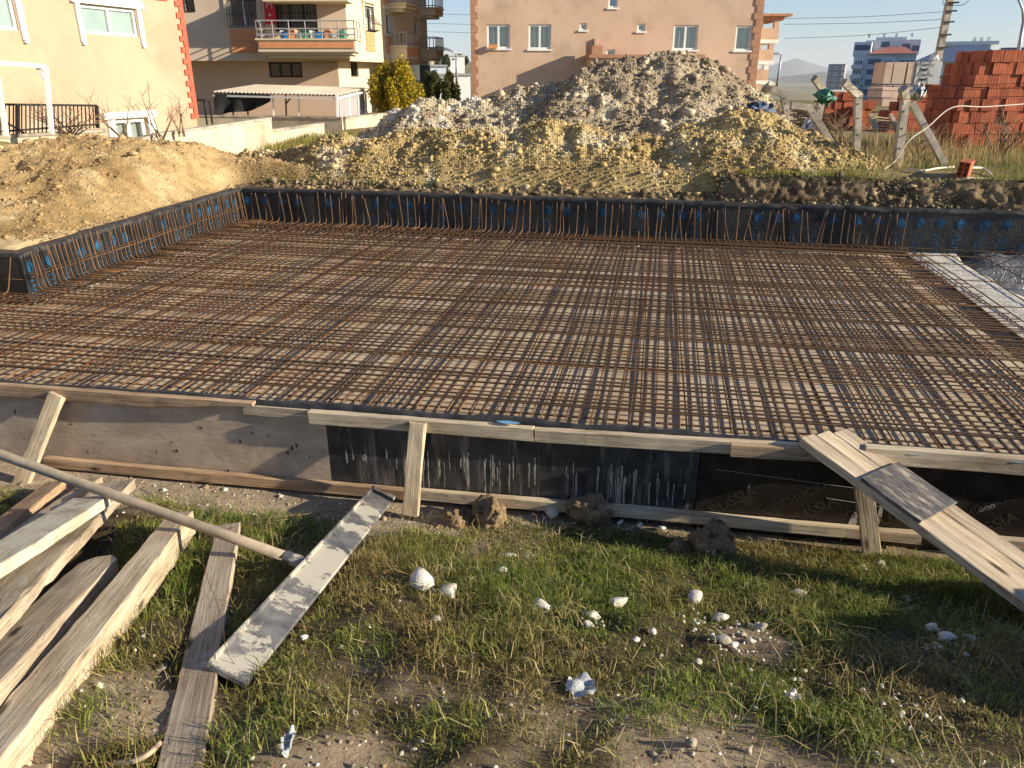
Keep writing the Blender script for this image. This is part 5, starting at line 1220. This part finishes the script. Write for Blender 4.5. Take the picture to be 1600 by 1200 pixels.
# loose hollow brick on the bank
lb = empty('hollow_brick', hit(1505, 274), 'single loose hollow brick lying on the bank by the pale hose', 'brick'); Pl = hit(1505, 274, .01); lb.location = Pl
mb = MB(); w, d, h = .135, .19, .19; xs = [-w/2, -w/2+.012, -.022, -.010, .010, .022, w/2-.012, w/2]
mb.box(-w/2, w/2, -d/2+.02, d/2, 0, h)
for a, b in ((0, 1), (3, 4), (6, 7)): mb.box(xs[a], xs[b]+(.0 if a != 3 else .0), -d/2-.01, -d/2+.02, 0, h)
for z in (0, .058, .12, .178): mb.box(-w/2+.013, xs[3]-.001, -d/2-.009, -d/2+.019, z, z+.012); mb.box(xs[4]+.001, w/2-.013, -d/2-.009, -d/2+.019, z, z+.012)
ob_ = mesh_obj('brick_body', mb.v, mb.f, M['brick'], None, origin=(0, 0, 0)); ob_.parent = lb; ob_.location = (0, 0, 0); lb.rotation_euler = (.12, .10, -.7)
mb = MB(); mb.box(-w/2+.012, w/2-.012, -d/2+.014, -d/2+.019, .01, h-.01); ob_ = mesh_obj('hollow_shade', mb.v, mb.f, M['brick_dark'], None, origin=(0, 0, 0)); ob_.parent = lb; ob_.location = (0, 0, 0)  # dark plate standing in for the shade deep in the hollow cells
# concrete fence posts with cranked tops
def post(label, pts, w, brace=None):
    root = empty('fence_post', pts[0], label, 'fence post', 'concrete fence posts'); mb = MB(); P = [Vector(p) for p in pts]
    mb.bar(P[0]-Vector((0, 0, .15)), P[1], w, w*.9, up=(0, 1, 0)); mb.build('shaft', M['conc_post'], root)
    if len(P) > 2:
        mb = MB(); d = (P[2]-P[1]).normalized(); mb.bar(P[1]-d*w*.35, P[2], w*.98, w*.85, up=(0, 1, 0)); mb.build('cranked_top', M['conc_post'], root)
    for f in (.3, .6, .85):
        q_ = P[0]+(P[1]-P[0])*f; mb = MB(); mb.tube([q_+Vector((-w*.2, -w*.46, 0)), q_+Vector((-w*.2, -w*.52, 0))], .012, 6); mb.build('wire_hole', M['grille'], root)
    if brace:
        mb = MB(); mb.bar(brace[0], brace[1], w*.85, w*.8, up=(0, 1, 0)); mb.build('brace', M['conc_post'], root)
post('fence post with a leaning brace leg before the brick stacks', [atY(1402, 262, 11.2), atY(1414, 158, 11.2), atY(1411, 138, 11.0)], .10, [atY(1476, 258, 11.1), atY(1424, 160, 11.25)])
post('upright grey fence post with its top cranked to the left', [atY(1340, 236, 12.4), atY(1341, 149, 12.4), atY(1318, 128, 12.2)], .10)
post('fence post with green netting caught on its shaft', [atY(1272, 208, 13.6), atY(1287, 142, 13.6), atY(1272, 122, 13.4)], .10)
post('slumped fence post leaning across the heap foot', [atY(1309, 222, 12.6), atY(1264, 168, 12.8), atY(1236, 164, 12.8)], .10)
post('farther fence post beyond the right end of the tallest heap', [atY(1234, 182, 16), atY(1224, 148, 16), atY(1205, 138, 16)], .12)
post('farthest fence post cranked to the right, at the end of the tallest heap', [atY(1186, 165, 17.2), atY(1196, 140, 17.2), atY(1206, 131, 17.0)], .13)
def net(label, px, py, w, h, Y, mat, cat, name, seed):
    P = atY(px, py, Y); k = Y/1.28/F0*1.25; n = 12; V = []; rr = random.Random(seed)
    for j in range(n):
        for i in range(n):
            an = 6.283*i/(n-1); ph = math.pi*j/(n-1); r = 1+(.75 if name != 'plastic_bag' else .35)*rr.uniform(-1, 1)*(0 < i < n-1); V.append((P.x+w*k*.5*math.sin(ph)*math.cos(an)*r, P.y+.12*math.sin(ph)*math.sin(an)*r, P.z+h*k*.5*math.cos(ph)+.10*rr.uniform(-1, 1)*h/18))
    o = np_mesh(name, V, grid_faces(n, n), mat, False); return tag(o, label, cat)
net('crumpled green netting caught on a fence post', 1290, 152, 26, 14, 13.3, M['greenpl'], 'netting', 'green_net', 2)
net('white plastic bag lying against the brick stack', 1460, 92, 14, 9, 29.3, M['wrap'], 'plastic bag', 'plastic_bag', 3)
net('white torn wrapping by the top of the braced fence post', 1434, 143, 18, 14, 12.5, M['wrap'], 'plastic bag', 'plastic_bag', 4)
net('dark blue rag on the right flank of the tallest heap', 1186, 172, 44, 14, 14.6, M['slate'], 'rag', 'blue_rag', 5)
net('pale torn sack at the foot of the slumped post', 1266, 196, 18, 14, 13.4, M['cloth'], 'sack', 'torn_sack', 6)
for k in range(9):
    P = atY(1234+6*(k % 3), 170+3.2*(k//1.0), 14.2); tag(MB().bar(P, P+Vector((.52, -.08, R.uniform(-.02, .04))), .05, .03).build('stacked_slat', M['bark']), 'slat number %s from the top in the dark wood pile by the slumped post' % ('one two three four five six seven eight nine'.split()[k]), 'slat', 'slats in the dark wood pile')
# pallet leaning in the weeds
pl = empty('wooden_pallet', atY(1380, 200, 15.5), 'broken wooden pallet lying in the weeds behind the posts', 'pallet')
for k in range(5):
    mb = MB(); mb.bar(atY(1356+k*2, 181+k*5, 15.6-k*.12), atY(1398+k*2, 186+k*4, 15.6-k*.12), .09, .02); mb.build('slat', M['wood_pale'], pl)
for x in (1362, 1394): mb = MB(); mb.bar(atY(x-2, 180, 15.75), atY(x+8, 205, 15.0), .07, .06); mb.build('bearer', M['wood_grey'], pl)
# ropes, hoses, pipes
wire('white_hose', 'pale hose strung from the heap foot up across the brick stack', 'hose', [atY(1372, 270, 10.9), atY(1398, 252, 11.0), atY(1420, 220, 11.0), atY(1450, 198, 11.1), atY(1488, 168, 11.2), atY(1540, 167, 11.3), atY(1620, 161, 11.4)], .009, M['hose'])
wire('garden_hose', 'short beige hose lying in the grass by the braced post', 'hose', [hit(1416, 264, .03), hit(1440, 267, .03), hit(1465, 263, .03), hit(1490, 261, .03)], .016, M['hose'])
wire('garden_hose', 'beige hose curving behind the loose hollow brick', 'hose', [hit(1516, 262, .10), hit(1535, 263, .06), hit(1545, 270, .03), hit(1551, 277, .03)], .016, M['hose'])
wire('pale_pipe', 'straight pale pipe lying on the bank edge at the right', 'pipe', [hit(1500, 279, .04), hit(1560, 281, .04), hit(1640, 282, .04)], .028, M['hose'])
for k, y in enumerate((132, 139, 152)):
    wire('fence_wire', ('upper', 'middle', 'lower')[k]+' slack fence wire between the posts', 'wire', [atY(1325, y, 12.3), atY(1368, y+2, 11.8), atY(1412, y+3, 11.1), atY(1500, y+1, 10.9), atY(1620, y-2, 10.6)], .004, M['iron'])
# ---- wrapped block stacks
YK = 30.0; FK = Fr((0, YK), (.995, -.10))
def block_stack(label, rects_plain, rect_wrap, F, depth=1.2, texts=()):
    r = [F.rect(*x) for x in rects_plain+([rect_wrap] if rect_wrap else [])]; root = empty('block_stack', F.pt((r[0][0]+r[-1][1])/2, -.5, min(x[2] for x in r)), label, 'block stack')
    for x in r[:len(rects_plain)]:
        mb = MB(); mb.fbox(F, x[0]+.01, x[1]-.01, -depth, 0, x[2], x[3]); mb.build('block_pack', M['aac'], root)
    if rect_wrap:
        x = r[-1]; mb = MB(); mb.fbox(F, x[0]+.01, x[1]-.01, -depth, .02, x[2], x[3]); w = mb.build('wrapped_pack', M['wrap'], root)
        for (px, py, body, size) in texts:
            a, z = F.px(px, py, .03); tv, tf = text_verts(body, size); mb = MB(); mb.add([F.pt(a+v[0], .03, z+v[1]) for v in tv], tf); mb.build('lettering', M['ink'], w)
            if body == 'KCS':
                mb = MB(); N = 10; c_ = (a, z-.16)
                for i in range(N):
                    a0, a1 = math.radians(200+140*i/N), math.radians(200+140*(i+1)/N); w0, w1 = .05+.09*math.sin(math.pi*i/N), .05+.09*math.sin(math.pi*(i+1)/N)
                    P = lambda an, rr_: F.pt(c_[0]+rr_*math.cos(an), .03, c_[1]+.06+rr_*.9*math.sin(an)); mb.poly([P(a0, .17), P(a1, .17), P(a1, .17-w1*.6), P(a0, .17-w0*.6)])
                mb.build('emblem', M['ink'], w)
    return root
block_stack('tall stack of pale block packs with white printed wrapping left of the bricks', [(1382, 97, 1394, 131), (1395, 97, 1415, 131), (1417, 97, 1429, 131), (1376, 133, 1392, 166), (1393, 133, 1412, 166), (1413, 133, 1432, 166)], (1430, 96, 1470, 132), FK, 1.2,
  ((1446, 98.5, 'KCS', .22), (1446, 102.5, 'GAZBETON', .11), (1444, 114, 'KCS', .22), (1444, 118, 'GAZBETON', .11), (1441, 128.5, 'KCS', .22)))
FK2 = Fr((0, 26), (1, 0)); block_stack('small white wrapped block pack behind the netted fence post', [(1328, 142, 1335, 162)], (1299, 141, 1327, 162), FK2, 1.0, ((1310, 147, 'KCS', .20), (1310, 151.0, 'GAZBETON', .10)))
FK3 = Fr((0, 24), (1, 0)); block_stack('cream block pack between the braced post and the grey upright post', [(1378, 137, 1412, 152), (1378, 153, 1412, 166)], None, FK3, 1.0)
# ---- far buildings on the right
def far_block(label, x0, x1, ytop, ybot, Y, d, mats, cols, rows, name='apartment_building', roof=None, wmat='glass_dark', strip=None):
    F = Fr((atY((x0+x1)/2, 120, Y).x, Y), d); a0, a1 = F.px(x0, ybot)[0], F.px(x1, ybot)[0]; z0, z1 = F.px((x0+x1)/2, ybot)[1], F.px((x0+x1)/2, ytop)[1]
    root = empty(name, F.pt((a0+a1)/2, -5, z0), label, 'apartment block'); mb = MB(); mb.fbox(F, a0, a1, -14, 0, z0-14, z1); mb.build('wall', M[mats[0]], root)
    n = len(cols)
    for (c0, c1) in cols:
        for (r0, r1) in rows:
            b0_, b1_ = a0+(a1-a0)*c0, a0+(a1-a0)*c1; zz0, zz1 = z0+(z1-z0)*r0, z0+(z1-z0)*r1
            mb = MB(); mb.fbox(F, b0_, b1_, .01, .10, zz0, zz1); w = mb.build('window', M['white'], root); e = .12
            k = 3; 
            mb = MB()
            for i in range(k): mb.fbox(F, b0_+e+(b1_-b0_-e)*i/k, b0_+(b1_-b0_-e)*(i+1)/k, .10, .13, zz0+e, zz1-e)
            mb.build('pane', M['slate'], w)
    return root, F, a0, a1, z0, z1
rows5 = [(.04, .13), (.20, .29), (.36, .45), (.52, .61), (.68, .77)]
o, F, a0, a1, z0, z1 = far_block('pale blue apartment building with a red tiled roof, far right background', 1322, 1417, 84, 172, 150, (.90, -.43), ('facblue',), [(.02, .16), (.24, .46), (.74, .98)], [(.10, .18), (.27, .36), (.45, .54), (.63, .72), (.80, .90)])
mb = MB(); mb.fbox(F, a0+(a1-a0)*.20, a0+(a1-a0)*.70, .0, .35, z0, z1-.4); mb.build('blue_bay', M['facblue'], o)
mb = MB(); mb.fbox(F, a0+(a1-a0)*.52, a0+(a1-a0)*.63, .35, .5, z0, z1-1.2); mb.build('stair_strip', M['slate'], o)
for i in range(5):
    for c0, c1 in ((.24, .44),):
        mb = MB(); mb.fbox(F, a0+(a1-a0)*c0, a0+(a1-a0)*c1, .36, .6, z0+(z1-z0)*(.10+.18*i), z0+(z1-z0)*(.19+.18*i)); mb.build('window', M['slate'], o)
        mb = MB(); mb.fbox(F, a0-(a1-a0)*.02, a0+(a1-a0)*.17, .11, 1.2, z0+(z1-z0)*(.02+.18*i), z0+(z1-z0)*(.085+.18*i)); mb.build('balcony', M['facwhite'], o)
am = (a0+a1)/2+1; 
mb = MB(); mb.add([F.pt(a0+2.2, .8, z1), F.pt(a1-.2, .8, z1), F.pt(a1-.2, -8, z1), F.pt(a0+2.2, -8, z1), F.pt(am-1, -3.5, z1+1.2), F.pt(am+2, -3.5, z1+1.2)], [(0, 1, 5, 4), (1, 2, 5), (2, 3, 4, 5), (3, 0, 4), (3, 2, 1, 0)]); mb.build('roof', M['rooftile'], o)
mb = MB(); mb.fbox(F, a0+1.4, a1+.3, -13, -4.2, z1-.2, z1+2.4); mb.fbox(F, a0+3.0, a1-2.0, -12, -5, z1+2.4, z1+2.9); mb.fbox(F, a0-.3, a0+2.6, -8, -.2, z1-.4, z1+2.0); mb.build('penthouse', M['facwhite'], o)
for u0, u1, zz, dd in ((a0-.1, a0+2.4, z1+.6, -.2), (a0+4, a0+5.4, z1+1.2, -4.2), (a1-2.6, a1-1.3, z1+.8, -4.2), (a1-1, a1+.2, z1+.5, -4.2)):
    mb = MB(); mb.fbox(F, u0, u1, dd+.01, dd+.1, zz, zz+.9); mb.build('window', M['slate'], o)
for u in (.15, .4, .6, .85):
    mb = MB(); mb.fbox(F, a0+(a1-a0)*u, a0+(a1-a0)*u+.4, -6, -5.5, z1+2.9, z1+3.5); mb.build('chimney', M['facwhite'], o)
far_block('grey apartment building left of the pale blue one in the far background', 1288, 1314, 100, 150, 175, (.92, -.39), ('facgrey',), [(.05, .16), (.30, .60), (.80, .97)], [(.10, .2), (.28, .38), (.46, .56), (.64, .74), (.82, .92)])
o, F, a0, a1, z0, z1 = far_block('long dark roofed building above the block stacks', 1425, 1500, 97, 135, 110, (.90, -.43), ('facblue',), [(.1, .3), (.5, .8)], [(.3, .5)], 'long_building')
mb = MB(); mb.add([F.pt(a0-.5, .6, z1), F.pt(a1+5, .6, z1), F.pt(a1+5, -9, z1), F.pt(a0-.5, -9, z1), F.pt(a0+4, -4, z1+2.2), F.pt(a1+2, -4, z1+2.2)], [(0, 1, 5, 4), (1, 2, 5), (2, 3, 4, 5), (3, 0, 4), (3, 2, 1, 0)]); mb.build('roof', M['slate'], o)
o, F, a0, a1, z0, z1 = far_block('white flat topped building peeking over the brick stack', 1476, 1538, 70, 120, 135, (.90, -.43), ('facwhite',), [(.08, .3), (.6, .8)], [(.84, .92)], 'white_building')
mb = MB(); mb.fbox(F, a0-1, a1+1, -14, .6, z1, z1+.5); mb.build('roof', M['white'], o)
for u in (.55, .72, .9):
    mb = MB(); mb.fbox(F, a0+(a1-a0)*u, a0+(a1-a0)*u+.5, -3, -2.5, z1+.5, z1+1.2); mb.build('chimney', M['white'], o)
o, *_ = far_block('grey blue low building top at the far right behind the bricks', 1556, 1640, 74, 120, 120, (.88, -.47), ('slate',), [(.1, .2)], [(.5, .6)], 'low_building')
# ---- left gap: hillside houses
for k, (x0, y0, x1, y1, Y, lab, mm) in enumerate(((673, 104, 697, 119, 120, 'white hut with a small dark window in the gap between the buildings', 'facwhite'), (660, 118, 735, 128, 110, 'long low white wall block behind the dark shrubs', 'white'), (700, 88, 726, 98, 200, 'long white house on the hillside crest', 'white'), (673, 90, 683, 99, 190, 'small cream house beside the hillside trees', 'cream'), (702, 118, 714, 134, 80, 'white ribbed shed behind the street lamp', 'white'))):
    F = Fr((atY((x0+x1)/2, 120, Y).x, Y), (.99, .1)); r = F.rect(x0, y0, x1, y1); root = empty('white_house', F.pt((r[0]+r[1])/2, -2, r[2]), lab, 'house'); mb = MB(); mb.fbox(F, r[0], r[1], -4, 0, r[2]-4, r[3]); mb.build('wall', M[mm], root)
    mb = MB(); mb.fbox(F, r[0]-.2, r[1]+.2, -4.2, .2, r[3], r[3]+.25); mb.build('roof', M['facgrey' if k != 2 else 'roofsheet'], root)
    mb = MB(); w = (r[1]-r[0]); mb.fbox(F, r[0]+w*.25, r[0]+w*.40, .01, .06, r[2]+(r[3]-r[2])*.4, r[2]+(r[3]-r[2])*.7); mb.build('window', M['slate'], root)
def lamp(label, base, top, arm, w):
    root = empty('street_lamp', base, label, 'street lamp'); mb = MB(); mb.tube([base, base+(top-base)*.5, top], [w, w*.8, w*.6], 8); mb.build('pole', M['polymetal'], root, True)
    mb = MB(); mb.tube([top]+arm, w*.5, 6); mb.build('arm', M['polymetal'], root, True); d = (arm[-1]-arm[-2]).normalized() if len(arm) > 1 else (arm[-1]-top).normalized()
    mb = MB(); mb.bar(arm[-1]-d*.1, arm[-1]+d*w*9, w*3.4, w*1.6); mb.build('lamp_head', M['polymetal'], root)
lamp('street lamp with one arm seen between the apartment block and peach building', atY(714, 136, 55), atY(713, 83, 55), [atY(706, 79.5, 55), atY(701, 78, 55)], .10)
lamp('tall curved street lamp at the top right corner behind the bricks', atY(1588, 100, 32), atY(1599, 34, 32), [atY(1598, 15, 32), atY(1592, 0, 32), atY(1580, -14, 32)], .09)
lamp('thin white street lamp beyond the balcony tower', atY(1214, 135, 60), atY(1221, 84, 60), [atY(1217, 84, 60), atY(1214, 84, 60)], .10)
# utility pole
up_ = empty('utility_pole', atY(1461, 110, 38), 'tall concrete utility pole rising behind the brick stack', 'utility pole'); mb = MB(); mb.bar(atY(1458, 130, 38), atY(1492, -40, 38), .27, .24, up=(0, 1, 0)); mb.build('pole', M['conc_post'], up_)
for y in (75, 55, 35, 18, 5):
    P = atY(1467+(88-y)*.235, y, 38); mb = MB(); mb.bar(P+Vector((-.24, -.17, 0)), P+Vector((.24, -.17, .02)), .05, .07); mb.build('clamp', M['grille'], up_)
mb = MB(); P = atY(1492, -6, 37.6); mb.bar(P+Vector((-.6, 0, 0)), P+Vector((1.1, 0, .1)), .06); mb.build('cross_arm', M['polymetal'], up_)
for k, (a, b, c_, lab) in enumerate((((1225, 29), (1350, 26), (1480, 18), 'uppermost'), ((1225, 38), (1350, 36), (1478, 30), 'second'), ((1225, 60), (1350, 55), (1476, 42), 'lowest'))):
    wire('overhead_wire', lab+' overhead wire running from the balcony tower to the utility pole', 'wire', [atY(*a, 46), atY(*b, 42), atY(*c_, 38)], .012, M['iron'], 4)
for k, y in enumerate((22, 37, 50)):
    wire('overhead_wire', ('top', 'middle', 'bottom')[k]+' overhead wire in the gap left of the peach building', 'wire', [atY(640, y-1, 50), atY(690, y, 50), atY(760, y+2, 50)], .012, M['iron'], 4)
wire('looped_wire', 'looped cable hanging near the top of the utility pole', 'wire', [atY(1476, -8, 37.5), atY(1474, 6, 37.5), atY(1490, 9, 37.5), atY(1508, 6, 37.5), atY(1517, -6, 37.5)], .014, M['iron'], 5)

# ============================================================ PLANTS
def leaf_cloud(centers, n, size, cols, squash=1.0):
    """leaf faces through the volume of several lobes, thicker towards the outside"""
    V = []; C = []
    for (c, r, w) in centers:
        k = int(n*w); d = NR.normal(size=(k, 3)); d /= np.linalg.norm(d, axis=1)[:, None]; rad = NR.rand(k)**.28
        V.append(np.array(c)[None]+d*rad[:, None]*np.array(r)[None])
    P = np.concatenate(V); m = len(P); nrm = NR.normal(size=(m, 3)); nrm /= np.linalg.norm(nrm, axis=1)[:, None]; t = np.cross(nrm, NR.normal(size=(m, 3))); t /= np.linalg.norm(t, axis=1)[:, None]; b = np.cross(nrm, t)
    s = NR.uniform(size[0], size[1], m)[:, None]
    Q = np.stack([P-t*s, P+b*s*.5, P+t*s, P-b*s*.5], 1).reshape(-1, 3); F = np.arange(m*4).reshape(m, 4)
    C = np.repeat(mix3(cols[0], cols[1], NR.rand(m)), 4, 0); return Q, F, C
def shrub(name, label, cat, px, py_top, py_base, wpx, Y, cols, n, size, lobes=14, seed=1, kind='cone'):
    rr = random.Random(seed); B = atY(px, py_base, Y); Tp = atY(px, py_top, Y); H = Tp.z-B.z; Wd = wpx*Y/1300/2
    root = empty(name, B, label, cat); cs = []
    for i in range(lobes):
        u, an = rr.random(), rr.random()*6.283; h = H*(.12+.72*u); rad = Wd*(1-.55*u**3)*rr.uniform(.25, .95)
        r = Wd*rr.uniform(.26, .42); cs.append(((B.x+rad*math.cos(an), B.y+rad*math.sin(an), B.z+h), (r*.7, r*.7, r*rr.uniform(1.2, 2.0)), rr.uniform(.6, 1.3)/lobes))
    Q, F, C = leaf_cloud(cs, n, size, cols); np_mesh('crown', Q, F, M['leaf'], False, root, C, origin=tuple(B)).location = (0, 0, 0)
    mb = MB(); 
    for i in range(6):
        an = i*1.05; mb.tube([B+Vector((0, 0, -.2)), B+Vector((Wd*.2*math.cos(an), Wd*.2*math.sin(an), H*.3)), B+Vector((Wd*.5*math.cos(an), Wd*.5*math.sin(an), H*.7))], [.05, .03, .01], 6)
    mb.build('trunk', M['bark'], root, True); return root
shrub('golden_shrub', 'rounded golden green thuja bush beside the apartment block', 'shrub', 618, 101, 182, 92, 26, (c8(104, 102, 26), c8(196, 168, 48)), 17000, (.025, .06), 34, 3)
shrub('dark_shrub', 'dark green bush right of the golden bush', 'shrub', 676, 114, 150, 36, 32, (c8(44, 54, 26), c8(84, 92, 40)), 5000, (.03, .07), 14, 4)
shrub('dark_shrub', 'dark olive bush beside the peach building corner', 'shrub', 700, 118, 156, 44, 31, (c8(44, 50, 24), c8(96, 92, 40)), 5000, (.03, .07), 14, 5)
for k, (x, yt, yb, w, Y, lab) in enumerate(((686, 84, 104, 20, 185, 'bushy tree on the hillside between the cream and the white house'), (697, 86, 103, 12, 180, 'narrow tree right of the bushy hillside tree'), (718, 86, 92, 8, 215, 'small tree behind the white hillside house'), (677, 82, 95, 12, 200, 'tree above the small cream hillside house'), (728, 88, 100, 10, 210, 'tree at the right end of the hillside crest'))):
    shrub('hillside_tree', lab, 'tree', x, yt, yb, w, Y, (c8(66, 84, 58), c8(104, 118, 80)), 1500, (.15, .45), 12, 20+k)
0 and shrub('dark_shrub', 'dark bushes line in the far distance beside the white lamp', 'shrub', 1262, 124, 136, 60, 90, (c8(60, 70, 50), c8(100, 104, 70)), 2500, (.08, .2), 16, 31)
def twiggy(label, px, py0, py1, Y, n, spread, seed):
    rr = random.Random(seed); B = atY(px, py0, Y); H = atY(px, py1, Y).z-B.z; mb = MB()
    for i in range(n):
        an = rr.random()*6.28; tip = B+Vector((spread*rr.uniform(-1, 1), spread*.5*rr.uniform(-1, 1), H*rr.uniform(.5, 1))); mid = B+(tip-B)*.5+Vector((rr.uniform(-.08, .08), 0, 0)); mb.tube([B+Vector((rr.uniform(-.1, .1), 0, -.1)), mid, tip], [.012, .008, .003], 5)
        for _ in range(4):
            f = rr.uniform(.35, .95); q_ = B+(tip-B)*f; mb.tube([q_, q_+Vector((rr.uniform(-.3, .3), rr.uniform(-.1, .1), rr.uniform(.05, .35)))*.8], [.005, .002], 4)
    root = empty('bare_shrub', B, label, 'shrub'); mb.build('branches', M['twig'], root, True)
twiggy('bare twiggy shrub between the basement window and the red corner', 250, 212, 125, 15.0, 7, .55, 4); twiggy('bare leaning twigs left of the basement window', 188, 210, 148, 14.6, 5, .5, 5)
twiggy('tangled bare climber on the iron railing', 105, 205, 165, 13.6, 16, 1.0, 6); twiggy('bare twigs right of the twiggy shrub', 282, 205, 148, 15.4, 5, .3, 7)
twiggy('dry brushwood beside the big brick stack', 1560, 240, 175, 12.4, 14, .6, 8); twiggy('dry brushwood behind the posts', 1320, 225, 180, 13.2, 14, .5, 9); twiggy('dry twigs at the foot of the braced post', 1440, 250, 205, 11.8, 10, .4, 10)
